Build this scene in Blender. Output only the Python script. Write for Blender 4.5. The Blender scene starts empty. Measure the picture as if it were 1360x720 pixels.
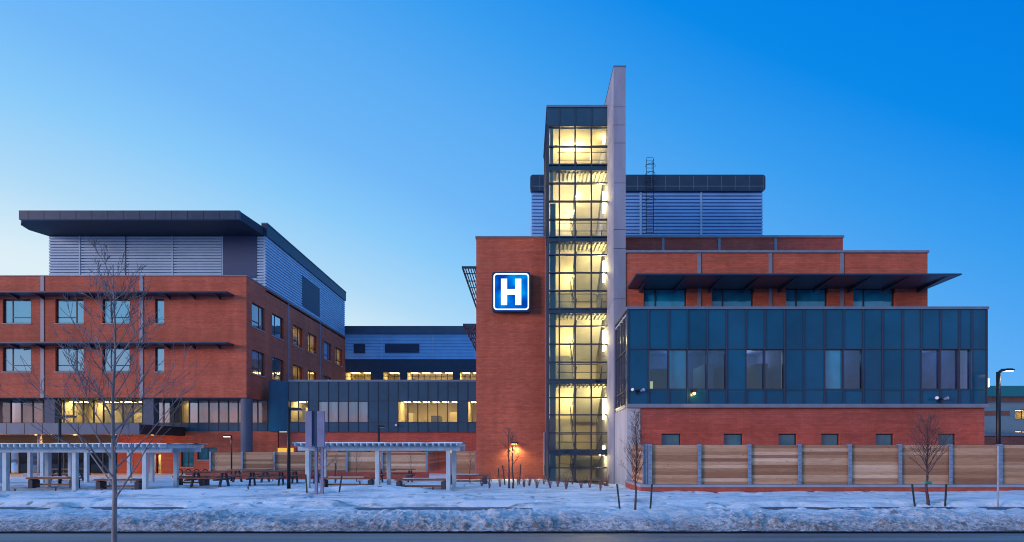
import bpy, bmesh, math, random
import numpy as np
from mathutils import Vector
R = math.radians
SC = bpy.context.scene
COL = SC.collection
S, CX, HY, H = 760.0, 697.0, 596.0, 1.9      # metric layout: focal length (px), vanishing point, eye height
def PX(px, Y): return (px - CX) / S * Y
def PZ(py, Y): return H + (HY - py) / S * Y

# ------------------------------------------------------------------ materials
def new_mat(name):
    m = bpy.data.materials.new(name); m.use_nodes = True
    nt = m.node_tree; nt.nodes.clear()
    out = nt.nodes.new('ShaderNodeOutputMaterial')
    return m, nt, out
class N:
    def __init__(s, nt): s.nt = nt
    def __call__(s, t, **kw):
        n = s.nt.nodes.new('ShaderNode' + t)
        for k, v in kw.items():
            if k.startswith('i_'):
                n.inputs[k[2:].replace('_', ' ')].default_value = v
            else: setattr(n, k, v)
        return n
    def link(s, a, b): s.nt.links.new(a, b)
    def math(s, op, a, b=None, c=None, clamp=False):
        n = s.nt.nodes.new('ShaderNodeMath'); n.operation = op; n.use_clamp = clamp
        for i, v in enumerate((a, b, c)):
            if v is None: continue
            if isinstance(v, (int, float)): n.inputs[i].default_value = v
            else: s.link(v, n.inputs[i])
        return n.outputs[0]
    def mix(s, f, a, b, mode='MIX'):
        n = s.nt.nodes.new('ShaderNodeMix'); n.data_type = 'RGBA'; n.blend_type = mode
        for i, v in ((0, f), (6, a), (7, b)):
            if isinstance(v, (int, float)): n.inputs[i].default_value = v
            elif isinstance(v, tuple): n.inputs[i].default_value = (*v[:3], 1)
            else: s.link(v, n.inputs[i])
        return n.outputs[2]
    def pos(s):
        g = s.nt.nodes.new('ShaderNodeNewGeometry'); return g.outputs['Position']
    def noise(s, vec, scale, detail=4, rough=.55):
        n = s.nt.nodes.new('ShaderNodeTexNoise'); n.inputs['Scale'].default_value = scale
        n.inputs['Detail'].default_value = detail; n.inputs['Roughness'].default_value = rough
        s.link(vec, n.inputs['Vector']); return n.outputs[0]
    def scale(s, vec, v):
        n = s.nt.nodes.new('ShaderNodeVectorMath'); n.operation = 'MULTIPLY'
        s.link(vec, n.inputs[0]); n.inputs[1].default_value = v; return n.outputs[0]
    def ramp(s, f, stops, interp='LINEAR'):
        n = s.nt.nodes.new('ShaderNodeValToRGB'); n.color_ramp.interpolation = interp
        e = n.color_ramp.elements
        while len(e) > 1: e.remove(e[-1])
        e[0].position = stops[0][0]; e[0].color = (*stops[0][1], 1)
        for p, c in stops[1:]:
            q = e.new(p); q.color = (*c, 1)
        s.link(f, n.inputs[0]); return n.outputs[0]

def plain(name, col, rough=.6, metal=0., var=.18, scale=1.5, bump=0., bscale=20, stretch=(1, 1, 1), spec=.5):
    m, nt, out = new_mat(name); n = N(nt)
    b = n('BsdfPrincipled'); b.inputs['Roughness'].default_value = rough; b.inputs['Metallic'].default_value = metal
    b.inputs['Specular IOR Level'].default_value = spec
    p = n.scale(n.pos(), stretch)
    f = n.noise(p, scale, 6, .6)
    lo = tuple(c * (1 - var * 1.6) for c in col); hi = tuple(min(1, c * (1 + var * 1.6)) for c in col)
    n.link(n.ramp(f, [(.25, lo), (.75, hi)]), b.inputs['Base Color'])
    n.link(n.math('MULTIPLY_ADD', f, .25, rough - .1), b.inputs['Roughness'])
    if bump:
        bp = n('Bump'); bp.inputs['Strength'].default_value = bump; bp.inputs['Distance'].default_value = .02
        n.link(n.noise(n.pos(), bscale, 4), bp.inputs['Height']); n.link(bp.outputs[0], b.inputs['Normal'])
    n.link(b.outputs[0], out.inputs[0]); return m

def brick_mat(name, c1, c2, mortar):
    m, nt, out = new_mat(name); n = N(nt)
    sx = n('SeparateXYZ'); n.link(n.pos(), sx.inputs[0])
    cb = n('CombineXYZ'); n.link(n.math('ADD', sx.outputs[0], sx.outputs[1]), cb.inputs[0]); n.link(sx.outputs[2], cb.inputs[1])
    br = n('TexBrick'); n.link(cb.outputs[0], br.inputs['Vector'])
    br.inputs['Scale'].default_value = 1.0; br.inputs['Brick Width'].default_value = .30
    br.inputs['Row Height'].default_value = .09; br.inputs['Mortar Size'].default_value = .007
    br.inputs['Mortar Smooth'].default_value = .3; br.inputs['Bias'].default_value = 0
    br.inputs['Color1'].default_value = (*c1, 1); br.inputs['Color2'].default_value = (*c2, 1); br.inputs['Mortar'].default_value = (*mortar, 1)
    big = n.noise(n.scale(n.pos(), (.5, .5, .28)), 1.0, 7, .65)
    st = n.noise(n.scale(n.pos(), (.35, .35, 6.0)), 1.0, 3, .6)
    col = n.mix(1.0, br.outputs[0], n.ramp(big, [(.3, (.80, .79, .78)), (.7, (1.14, 1.12, 1.12))]), 'MULTIPLY')
    col = n.mix(1.0, col, n.ramp(st, [(.3, (.86, .85, .86)), (.7, (1.1, 1.1, 1.1))]), 'MULTIPLY')
    md = n.noise(n.scale(n.pos(), (2.6, 2.6, 8.0)), 1.0, 5, .8)
    col = n.mix(1.0, col, n.ramp(md, [(.3, (.90, .89, .88)), (.7, (1.13, 1.13, 1.13))]), 'MULTIPLY')
    dr = n.noise(n.scale(n.pos(), (.9, .9, .10)), 1.0, 5, .7)
    col = n.mix(1.0, col, n.ramp(dr, [(.42, (1, 1, 1)), (.66, (1.16, 1.22, 1.3))]), 'MULTIPLY')
    fr = n.math('ADD', n.math('ABSOLUTE', n.math('SUBTRACT', n.math('FRACT', n.math('DIVIDE', sx.outputs[2], 1.4)), .5)), 0.0)
    jt = n.math('LESS_THAN', fr, .012)
    col = n.mix(n.math('MULTIPLY', jt, .35), col, mortar)
    b = n('BsdfPrincipled'); b.inputs['Roughness'].default_value = .85
    n.link(col, b.inputs['Base Color'])
    bp = n('Bump'); bp.inputs['Strength'].default_value = .35; bp.inputs['Distance'].default_value = .01; bp.invert = True
    n.link(br.outputs['Fac'], bp.inputs['Height']); n.link(bp.outputs[0], b.inputs['Normal'])
    n.link(b.outputs[0], out.inputs[0]); return m

def glass_mat(name, base, refl=.3, rough=.03, see=0.0, tint=(1, 1, 1), wob=.02):
    m, nt, out = new_mat(name); n = N(nt)
    g = n('BsdfGlossy'); g.inputs['Roughness'].default_value = rough; g.inputs['Color'].default_value = (.9, .95, 1, 1)
    bp = n('Bump'); bp.inputs['Strength'].default_value = wob; bp.inputs['Distance'].default_value = .5
    n.link(n.noise(n.pos(), .8, 2), bp.inputs['Height']); n.link(bp.outputs[0], g.inputs['Normal'])
    if see:
        d = n('BsdfTransparent'); d.inputs['Color'].default_value = (*tint, 1)
    else:
        d = n('BsdfDiffuse')
        v = n.noise(n.scale(n.pos(), (.9, .9, .5)), 1.3, 4)
        n.link(n.ramp(v, [(.3, tuple(c * .6 for c in base)), (.7, tuple(c * 1.4 for c in base))]), d.inputs['Color'])
    if not see:
        oi = n('ObjectInfo'); lp = n.math('GREATER_THAN', n.math('FRACT', n.math('MULTIPLY', oi.outputs['Random'], 7.3)), .55)
        dc = d.inputs['Color'].links[0].from_socket
        n.link(n.mix(1, dc, n.mix(oi.outputs['Random'], (.55, .6, .65), (1.5, 1.4, 1.35)), 'MULTIPLY'), d.inputs['Color'])
    fr = n('Fresnel'); fr.inputs[0].default_value = 1.5
    f = n.math('ADD', n.math('MULTIPLY', fr.outputs[0], 1 - refl), refl, clamp=True)
    mx = n('MixShader'); n.link(f, mx.inputs[0]); n.link(d.outputs[0], mx.inputs[1]); n.link(g.outputs[0], mx.inputs[2])
    n.link(mx.outputs[0], out.inputs[0]); return m

def emit_mat(name, col, st):
    m, nt, out = new_mat(name); n = N(nt)
    e = n('Emission'); e.inputs[0].default_value = (*col, 1); e.inputs[1].default_value = st
    n.link(e.outputs[0], out.inputs[0]); return m

def panel_mat(name, col, rough=.2, metal=0, var=.2, scale=.45, spec=.4):
    m = plain(name, col, rough, metal, var, scale, spec=spec); nt = m.node_tree; n = N(nt)
    b = next(q for q in nt.nodes if q.type == 'BSDF_PRINCIPLED')
    sx = n('SeparateXYZ'); n.link(n.pos(), sx.inputs[0])
    cb = n('CombineXYZ'); n.link(n.math('FLOOR', n.math('DIVIDE', n.math('SUBTRACT', sx.outputs[0], 5.77), .9064)), cb.inputs[0])
    n.link(n.math('FLOOR', n.math('DIVIDE', n.math('SUBTRACT', sx.outputs[2], 6.55), 2.0)), cb.inputs[1])
    wn = n('TexWhiteNoise'); wn.noise_dimensions = '2D'; n.link(cb.outputs[0], wn.inputs['Vector'])
    src = b.inputs['Base Color'].links[0].from_socket
    n.link(n.mix(1, src, n.ramp(wn.outputs['Value'], [(0, (.80, .82, .84)), (1, (1.25, 1.18, 1.14))]), 'MULTIPLY'), b.inputs['Base Color'])
    # each sheet sits at a slightly different tilt
    tl = n('VectorMath', operation='SUBTRACT'); n.link(wn.outputs['Color'], tl.inputs[0]); tl.inputs[1].default_value = (.5, .5, .5)
    ts = n('VectorMath', operation='SCALE'); n.link(tl.outputs[0], ts.inputs[0]); ts.inputs['Scale'].default_value = .05
    ge = n('NewGeometry'); ad = n('VectorMath', operation='ADD'); n.link(ge.outputs['Normal'], ad.inputs[0]); n.link(ts.outputs[0], ad.inputs[1])
    nn = n('VectorMath', operation='NORMALIZE'); n.link(ad.outputs[0], nn.inputs[0]); n.link(nn.outputs[0], b.inputs['Normal'])
    return m
M = {}
M['brick'] = brick_mat('red_brick', (.55, .118, .060), (.45, .090, .048), (.30, .10, .07))
M['brick_dark'] = brick_mat('plinth_brick', (.48, .090, .058), (.39, .070, .046), (.25, .08, .07))
M['concrete'] = plain('board_concrete', (.28, .29, .38), .8, var=.14, scale=.9, bump=.3, bscale=9, stretch=(1, 1, .35))
M['concrete_pale'] = plain('pale_concrete', (.50, .49, .52), .8, var=.12, scale=1.2, bump=.2, stretch=(1, 1, .3))
M['dark_concrete'] = plain('dark_grey_concrete', (.085, .10, .15), .7, var=.15, stretch=(1, 1, .3))
M['grey_strip'] = plain('zinc_trim', (.22, .23, .30), .5, .2, var=.12, scale=3)
M['coping'] = plain('coping_metal', (.18, .21, .28), .4, .4, var=.1)
M['dark_metal'] = plain('dark_blue_metal', (.020, .040, .085), .42, .15, var=.15, scale=1.2)
M['soffit'] = plain('dark_soffit', (.020, .028, .055), .6, .1, var=.2, scale=.6)
M['louvre'] = plain('ribbed_cladding', (.36, .52, .70), .5, .1, var=.07, scale=.6)
M['louvre_blue'] = plain('blue_ribbed_cladding', (.24, .46, .78), .5, .1, var=.10, scale=.5)
M['spandrel'] = panel_mat('navy_glass_panel', (.002, .075, .155), .2, .0, var=.2, scale=.45, spec=.4)
M['spandrel_grey'] = plain('slate_glass_panel', (.020, .062, .115), .28, .0, var=.2, scale=.5, spec=.7)
M['mullion'] = plain('anodised_mullion', (.055, .06, .10), .4, .4, var=.1)
M['frame'] = plain('dark_window_frame', (.03, .035, .05), .4, .3, var=.1)
M['sill'] = plain('stone_sill', (.32, .32, .36), .7, var=.1)
M['pane'] = glass_mat('sky_glass', (.16, .20, .20), .68)
M['pane_dark'] = glass_mat('dark_teal_glass', (.004, .13, .18), .07, .06)
M['pane_peach'] = glass_mat('peach_reflection_glass', (.34, .21, .17), .30, .05)  # peach reflection of the low sky painted into the pane's base colour
M['clear'] = glass_mat('clear_glass', (0, 0, 0), .05, .02, 1.0, (.93, .96, .93))
M['clear_stair'] = glass_mat('stair_glass', (0, 0, 0), .04, .02, 1.0, (.92, .96, .92))
M['int_wall'] = plain('warm_interior_wall', (.78, .69, .46), .8, var=.07, scale=.8)
M['int_floor'] = plain('interior_floor', (.30, .24, .16), .6, var=.1)
M['int_dark'] = plain('interior_blue_panel', (.10, .22, .30), .6, var=.2, scale=.7)
M['stair'] = plain('painted_steel_stair', (.55, .53, .42), .6, var=.1)
M['stair_blue'] = plain('blue_grey_stringer', (.10, .13, .20), .4, .2, var=.1)
M['lit'] = emit_mat('warm_ceiling_lamp', (1, .72, .30), 17)
M['lit_stair'] = emit_mat('stair_lamp', (1, .74, .30), 26)
M['lit_soft'] = emit_mat('warm_lamp_glow', (1, .70, .28), 11)
M['lamp_white'] = emit_mat('white_lamp_lens', (1, .97, .85), 5)
M['lamp_warm'] = emit_mat('orange_lamp_lens', (1, .50, .12), 14)
M['lamp_amber'] = emit_mat('amber_lamp_lens', (1, .68, .2), 14)
M['lamp_corner'] = emit_mat('cool_lamp_lens', (.85, .93, 1), 2.2)
M['white_lens'] = plain('white_lens', (.8, .8, .8), .3)
M['sign_blue'] = None
M['sign_white'] = emit_mat('sign_white', (.92, .97, 1), 1.6)
M['black'] = plain('black_powder_coat', (.012, .013, .02), .4, .3, var=.1)
M['galv'] = plain('galvanised_steel', (.26, .34, .46), .45, .4, var=.14, scale=6)
M['pergola'] = plain('pale_painted_timber', (.46, .58, .66), .6, var=.14, scale=5, stretch=(1, 1, .4))
M['bench_wood'] = plain('bench_timber', (.22, .095, .06), .7, var=.3, scale=4, stretch=(1, 6, 6))
M['bench_leg'] = plain('bench_concrete', (.055, .065, .10), .7, var=.2)
M['bark'] = plain('young_bark', (.15, .105, .10), .85, var=.3, scale=14, stretch=(1, 1, .3))
M['bark_dark'] = plain('dark_bark', (.085, .05, .055), .9, var=.3, scale=14)
M['bark_pale'] = plain('pale_bark', (.24, .20, .21), .85, var=.35, scale=14, stretch=(1, 1, .3))
M['stake'] = plain('green_stake_paint', (.03, .055, .05), .6, .2, var=.2)
M['tie'] = plain('green_tree_tie', (.02, .28, .2), .6)
M['twig'] = plain('dry_stem', (.26, .12, .11), .8, var=.3, scale=20)
M['asphalt_wet'] = None
M['soil'] = plain('wet_soil', (.05, .032, .03), .8, var=.4, scale=5, bump=.8, bscale=15)
M['walk'] = plain('wet_sidewalk', (.055, .06, .09), .45, var=.3, scale=3, bump=.3)
M['gutter'] = plain('dark_gutter', (.010, .009, .012), .95, var=.3, spec=.05)
M['curb'] = plain('kerb_concrete', (.07, .07, .09), .7, var=.3, scale=3, bump=.3)
M['wood_soffit'] = plain('timber_soffit', (.22, .09, .04), .5, var=.25, scale=2, stretch=(6, .3, 1))
M['canopy_metal'] = plain('canopy_fascia', (.07, .10, .16), .4, .4, var=.1)
M['canopy_side'] = plain('bronze_fascia', (.04, .03, .035), .5, .2, var=.1)
M['sign_panel'] = plain('lilac_grey_sheet', (.21, .22, .36), .5, .3, var=.12, scale=2)
M['sign_gap'] = plain('dark_blue_sheet', (.03, .06, .13), .5, .3, var=.12, scale=2)
M['teal'] = plain('teal_fascia', (.02, .20, .20), .5, .1, var=.06)
M['beige'] = plain('beige_render', (.40, .32, .30), .85, var=.1, scale=.3)
M['roofing'] = plain('roof_membrane', (.4, .42, .46), .8, var=.1)

def wood_mat():
    m, nt, out = new_mat('cedar_boards'); n = N(nt)
    sx = n('SeparateXYZ'); n.link(n.pos(), sx.inputs[0])
    row = n.math('FLOOR', n.math('DIVIDE', sx.outputs[2], .137))
    oi = n('ObjectInfo'); bay = n.math('MULTIPLY', oi.outputs['Random'], 977)
    cb = n('CombineXYZ'); n.link(row, cb.inputs[0]); n.link(bay, cb.inputs[1])
    wn = n('TexWhiteNoise'); wn.noise_dimensions = '2D'; n.link(cb.outputs[0], wn.inputs['Vector'])
    c = n.ramp(wn.outputs[0], [(0, (.28, .125, .068)), (.3, (.42, .21, .11)), (.6, (.53, .29, .16)), (.85, (.62, .38, .24)), (1, (.76, .54, .38))])
    g = n.noise(n.scale(n.pos(), (1.2, 1.2, 22)), 1.6, 6, .7)
    c = n.mix(1, c, n.ramp(g, [(.25, (.68, .64, .62)), (.7, (1.18, 1.18, 1.2))]), 'MULTIPLY')
    v = n('TexVoronoi'); v.inputs['Scale'].default_value = 2.6; n.link(n.scale(n.pos(), (1, 1, 2.2)), v.inputs['Vector'])
    kn = n.math('LESS_THAN', v.outputs['Distance'], .085)
    c = n.mix(n.math('MULTIPLY', kn, .75), c, (.07, .035, .03))
    b = n('BsdfPrincipled'); b.inputs['Roughness'].default_value = .75; n.link(c, b.inputs['Base Color'])
    n.link(b.outputs[0], out.inputs[0]); return m
M['wood'] = wood_mat()

def snow_mat():
    m, nt, out = new_mat('old_snow'); n = N(nt)
    sx = n('SeparateXYZ'); n.link(n.pos(), sx.inputs[0])
    clump = n.noise(n.scale(n.pos(), (1, 1.4, 1)), 4.2, 8, .75)
    fine = n.noise(n.pos(), 22, 5, .7)
    big = n.noise(n.pos(), .55, 3, .5)
    # road grit thrown over the bank beside the kerb
    near = n.math('DIVIDE', n.math('SUBTRACT', 16.6, sx.outputs[1]), 2.5, clamp=True)
    mid = n.noise(n.scale(n.pos(), (1, 1.3, 1)), 9.0, 7, .8)
    d = n.math('ADD', n.math('MULTIPLY', mid, 1.0), n.math('MULTIPLY_ADD', big, .25, n.math('MULTIPLY', near, .34)))
    d = n.math('MULTIPLY', n.math('SUBTRACT', d, .84), 5.0, clamp=True)
    d = n.math('MULTIPLY', d, n.math('MULTIPLY_ADD', near, .8, .12), clamp=True)
    c = n.mix(n.math('MULTIPLY', near, .42), (.80, .84, .90), (.42, .38, .42))
    c = n.mix(d, c, (.10, .085, .09))
    vo = n('TexVoronoi'); vo.inputs['Scale'].default_value = 1.5; n.link(n.scale(n.pos(), (1, .7, 1)), vo.inputs['Vector'])
    gr = n.noise(n.scale(n.pos(), (.5, 1.6, 1)), 1.4, 7, .72)
    gy = n.math('MULTIPLY', n.math('SUBTRACT', sx.outputs[1], 16.2, clamp=True), n.math('SUBTRACT', 21.8, sx.outputs[1], clamp=True), clamp=True)
    gm = n.math('MULTIPLY', n.math('MULTIPLY', n.math('SUBTRACT', gr, .555), 9.0, clamp=True), n.math('MULTIPLY', gy, .75))
    c = n.mix(gm, c, n.mix(fine, (.06, .045, .035), (.30, .24, .17)))
    spk = n.math('MULTIPLY', n.math('LESS_THAN', vo.outputs['Distance'], n.math('MULTIPLY', fine, .26)), .7)
    c = n.mix(spk, c, (.16, .13, .13))
    sp = n.math('MULTIPLY', n.math('GREATER_THAN', fine, .64), n.math('MULTIPLY_ADD', near, .6, .15))
    c = n.mix(sp, c, (.10, .08, .08))
    tr = n.noise(n.scale(n.pos(), (.35, 2.0, 1)), 1.1, 5, .6)
    c = n.mix(1, c, n.ramp(tr, [(.36, (.62, .65, .70)), (.52, (1, 1, 1))]), 'MULTIPLY')
    b = n('BsdfPrincipled'); b.inputs['Roughness'].default_value = .7; n.link(c, b.inputs['Base Color'])
    bp = n('Bump'); bp.inputs['Strength'].default_value = .9; bp.inputs['Distance'].default_value = .09
    n.link(n.math('ADD', clump, n.math('MULTIPLY', mid, .7)), bp.inputs['Height']); n.link(bp.outputs[0], b.inputs['Normal'])
    n.link(b.outputs[0], out.inputs[0]); return m
M['snow'] = snow_mat()
M['snow_cap'] = plain('snow_cap', (.80, .84, .9), .7, var=.04, bump=.4, bscale=12)

def road_mat():
    m, nt, out = new_mat('damp_asphalt'); n = N(nt)
    a = n.noise(n.scale(n.pos(), (.05, 2.2, 1)), 1.0, 6, .65)
    f = n.noise(n.pos(), 60, 3)
    c = n.ramp(a, [(.3, (.10, .08, .085)), (.5, (.19, .155, .15)), (.7, (.34, .29, .27))])
    c = n.mix(1, c, n.ramp(f, [(.3, (.8, .8, .8)), (.7, (1.2, 1.2, 1.2))]), 'MULTIPLY')
    b = n('BsdfPrincipled'); n.link(c, b.inputs['Base Color'])
    n.link(n.math('MULTIPLY_ADD', a, .5, .28), b.inputs['Roughness'])
    bp = n('Bump'); bp.inputs['Strength'].default_value = .3; bp.inputs['Distance'].default_value = .006
    n.link(f, bp.inputs['Height']); n.link(bp.outputs[0], b.inputs['Normal'])
    n.link(b.outputs[0], out.inputs[0]); return m
M['asphalt'] = road_mat()
def sign_mat():
    m, nt, out = new_mat('backlit_blue_acrylic'); n = N(nt)
    sx = n('SeparateXYZ'); n.link(n.pos(), sx.inputs[0])
    f = n.noise(n.scale(n.pos(), (1.0, 1, .9)), 1.1, 2, .4)
    c = n.ramp(f, [(.36, (0, .055, .42)), (.5, (0, .16, .72)), (.64, (0, .42, 1.0))])
    e = n('Emission'); n.link(c, e.inputs[0]); e.inputs[1].default_value = 1.0
    n.link(e.outputs[0], out.inputs[0]); return m
M['sign_blue'] = sign_mat()

# ------------------------------------------------------------------ mesh helpers
ORG = {}
def org(o): return ORG.get(o.name, Vector((0, 0, 0))) if o else Vector((0, 0, 0))
def tag(o, label=None, cat=None, group=None, kind=None):
    if label: o['label'] = label
    if cat: o['category'] = cat
    if group: o['group'] = group
    if kind: o['kind'] = kind
    return o
def thing(name, loc, label, cat, group=None):
    o = bpy.data.objects.new(name, None); COL.objects.link(o); o.location = loc; o.empty_display_size = .3
    ORG[o.name] = Vector(loc); return tag(o, label, cat, group)
FRONT = lambda Y: (lambda u, v, w: (u, Y + w, v))
SIDE = lambda X: (lambda u, v, w: (X - w, u, v))     # faces +x
LEFT = lambda X: (lambda u, v, w: (X + w, u, v))     # faces -x
class MB:
    def __init__(s): s.v = []; s.f = []; s.sm = []
    def box(s, x0, x1, y0, y1, z0, z1):
        b = len(s.v)
        s.v += [(x0, y0, z0), (x1, y0, z0), (x1, y1, z0), (x0, y1, z0), (x0, y0, z1), (x1, y0, z1), (x1, y1, z1), (x0, y1, z1)]
        for q in ((0, 3, 2, 1), (4, 5, 6, 7), (0, 1, 5, 4), (1, 2, 6, 5), (2, 3, 7, 6), (3, 0, 4, 7)): s.f.append(tuple(b + i for i in q))
        return s
    def fbox(s, f, u0, u1, v0, v1, w0, w1):
        a, b = f(u0, v0, w0), f(u1, v1, w1)
        lo = [min(p, q) for p, q in zip(a, b)]; hi = [max(p, q) for p, q in zip(a, b)]
        return s.box(lo[0], hi[0], lo[1], hi[1], lo[2], hi[2])
    def quad(s, *p):
        b = len(s.v); s.v += [tuple(q) for q in p]; s.f.append(tuple(range(b, b + len(p)))); return s
    def prism(s, pts, ext):       # convex/concave polygon pts extruded by vector
        b = len(s.v); k = len(pts)
        s.v += [tuple(p) for p in pts] + [tuple(Vector(p) + Vector(ext)) for p in pts]
        s.f.append(tuple(range(b, b + k))); s.f.append(tuple(reversed(range(b + k, b + 2 * k))))
        for i in range(k):
            j = (i + 1) % k; s.f.append((b + i, b + k + i, b + k + j, b + j))
        return s
    def tube(s, pts, rad, n=8):
        pts = [Vector(p) for p in pts]
        if not hasattr(rad, '__len__'): rad = [rad] * len(pts)
        b = len(s.v)
        for i, p in enumerate(pts):
            d = (pts[min(i + 1, len(pts) - 1)] - pts[max(i - 1, 0)]).normalized()
            a = d.cross(Vector((.31, .95, .02)) if abs(d.y) < .9 else Vector((1, 0, 0))).normalized(); c = d.cross(a)
            for k in range(n):
                t = 2 * math.pi * k / n
                s.v.append(tuple(p + (a * math.cos(t) + c * math.sin(t)) * rad[i]))
        for i in range(len(pts) - 1):
            for k in range(n):
                j = (k + 1) % n; s.f.append((b + i * n + k, b + i * n + j, b + (i + 1) * n + j, b + (i + 1) * n + k))
        s.f.append(tuple(reversed(range(b, b + n)))); e = b + (len(pts) - 1) * n; s.f.append(tuple(range(e, e + n)))
        return s
    def build(s, name, mat, parent=None, smooth=False, bevel=0.):
        me = bpy.data.meshes.new(name); o_ = org(parent)
        vs = [(x - o_.x, y - o_.y, z - o_.z) for x, y, z in s.v]
        me.from_pydata(vs, [], s.f); me.materials.append(M[mat] if isinstance(mat, str) else mat)
        if len(s.f) < 60000:
            bm = bmesh.new(); bm.from_mesh(me)
            bmesh.ops.recalc_face_normals(bm, faces=bm.faces)
            if bevel: bmesh.ops.bevel(bm, geom=bm.edges[:], offset=bevel, segments=2, affect='EDGES', profile=.5)
            bm.to_mesh(me); bm.free()
        if smooth:
            for p in me.polygons: p.use_smooth = True
        o = bpy.data.objects.new(name, me); COL.objects.link(o)
        if parent: o.parent = parent
        ORG[o.name] = o_
        return o
def wall(f, u0, u1, v0, v1, t, openings, name, mat, parent):
    us = sorted({u0, u1, *[q for o in openings for q in (o[0], o[1])]}); us = [u for u in us if u0 <= u <= u1]
    vs = sorted({v0, v1, *[q for o in openings for q in (o[2], o[3])]}); vs = [v for v in vs if v0 <= v <= v1]
    nu, nv = len(us), len(vs); m = MB(); idx = {}
    def V(i, j, k):
        key = (i, j, k)
        if key not in idx: idx[key] = len(m.v); m.v.append(f(us[i], vs[j], t * k))
        return idx[key]
    def solid(i, j):
        if i < 0 or j < 0 or i >= nu - 1 or j >= nv - 1: return False
        a, b = (us[i] + us[i + 1]) / 2, (vs[j] + vs[j + 1]) / 2
        return not any(o[0] < a < o[1] and o[2] < b < o[3] for o in openings)
    for i in range(nu - 1):
        for j in range(nv - 1):
            if not solid(i, j): continue
            m.f.append((V(i, j, 0), V(i + 1, j, 0), V(i + 1, j + 1, 0), V(i, j + 1, 0)))
            m.f.append((V(i, j, 1), V(i, j + 1, 1), V(i + 1, j + 1, 1), V(i + 1, j, 1)))
            if not solid(i - 1, j): m.f.append((V(i, j, 0), V(i, j + 1, 0), V(i, j + 1, 1), V(i, j, 1)))
            if not solid(i + 1, j): m.f.append((V(i + 1, j, 0), V(i + 1, j, 1), V(i + 1, j + 1, 1), V(i + 1, j + 1, 0)))
            if not solid(i, j - 1): m.f.append((V(i, j, 0), V(i, j, 1), V(i + 1, j, 1), V(i + 1, j, 0)))
            if not solid(i, j + 1): m.f.append((V(i, j + 1, 0), V(i + 1, j + 1, 0), V(i + 1, j + 1, 1), V(i, j + 1, 1)))
    return m.build(name, mat, parent)
def window(f, u0, u1, v0, v1, parent, pane='pane', ms=(), ts=(), w=.12, fr=.06, fmat='frame', sill=True, d=.07, transom=None):
    """a window unit: frame mesh with pane and sill as its children"""
    m = MB()
    # one connected frame: a thin wall with openings for the lights
    us = [u0] + list(ms) + [u1]; ops = []
    for i in range(len(us) - 1):
        a = us[i] + (fr if i == 0 else fr * .5); b = us[i + 1] - (fr if i == len(us) - 2 else fr * .5)
        if transom and i in transom:
            t = transom[i]; ops += [(a, b, v0 + fr, t - fr * .45), (a, b, t + fr * .45, v1 - fr)]
        else: ops.append((a, b, v0 + fr, v1 - fr))
    g = lambda u, v, ww: f(u, v, ww + w)
    fo = wall(g, u0, u1, v0, v1, d, ops, 'window', fmat, parent)
    p = MB(); k = w + d * .5
    p.quad(f(u0 + fr * .5, v0 + fr * .5, k), f(u1 - fr * .5, v0 + fr * .5, k), f(u1 - fr * .5, v1 - fr * .5, k), f(u0 + fr * .5, v1 - fr * .5, k)).build('pane', pane, fo)
    if sill: MB().fbox(f, u0 - .06, u1 + .06, v0 - .09, v0 - .003, -.05, w).build('sill', 'sill', fo)
    return fo
def room(f, u0, u1, v0, v1, parent, depth=4.5, w=.3, lamps=3, mat='int_wall', lmat='lit', stuff=True, seed=1):
    rnd = random.Random(seed)
    m = MB(); d = w + depth
    P = lambda u, v, ww: f(u, v, ww)
    m.quad(P(u0, v0, d), P(u1, v0, d), P(u1, v1, d), P(u0, v1, d))
    m.quad(P(u0, v1, w), P(u1, v1, w), P(u1, v1, d), P(u0, v1, d)); m.quad(P(u0, v0, w), P(u1, v0, w), P(u1, v0, d), P(u0, v0, d))
    m.quad(P(u0, v0, w), P(u0, v1, w), P(u0, v1, d), P(u0, v0, d)); m.quad(P(u1, v0, w), P(u1, v1, w), P(u1, v1, d), P(u1, v0, d))
    r = m.build('room', mat, parent)
    n = max(1, lamps); L = (u1 - u0) / n
    for i in range(n):
        c = u0 + (i + .5) * L
        MB().fbox(f, c - min(.6, L * .3), c + min(.6, L * .3), v1 - .06, v1 - .02, w + depth * .25, w + depth * .4).build('ceiling_light', lmat, r)
    if stuff:
        k = max(1, int((u1 - u0) / 1.6))
        for i in range(k):
            c = u0 + (i + rnd.uniform(.2, .8)) * (u1 - u0) / k; hh = rnd.uniform(.25, .8) * (v1 - v0); ww = rnd.uniform(.15, .45)
            MB().fbox(f, max(u0, c - ww), min(u1, c + ww), v0 + .01, v0 + hh, w + rnd.uniform(.5, depth * .6), w + depth * .75).build('cabinet', rnd.choice(['int_floor', 'stair', 'int_wall', 'stair_blue']), r)
    return r
def ribbed(f, u0, u1, v0, v1, name, mat, parent, pitch=.27, dep=.13, t=.25):
    n = max(1, round((v1 - v0) / pitch)); p = (v1 - v0) / n; prof = []
    for i in range(n):
        a = v0 + i * p
        prof += [(a, 0), (a + p * .60, 0), (a + p * .68, dep), (a + p * .94, dep)]
    prof += [(v1, 0), (v1, t), (v0, t)]
    a0, a1 = f(u0, 0, 0), f(u1, 0, 0)
    ext = Vector(a1) - Vector(a0)
    return MB().prism([f(u0, q[0], q[1]) for q in prof], ext).build(name, mat, parent)

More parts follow.
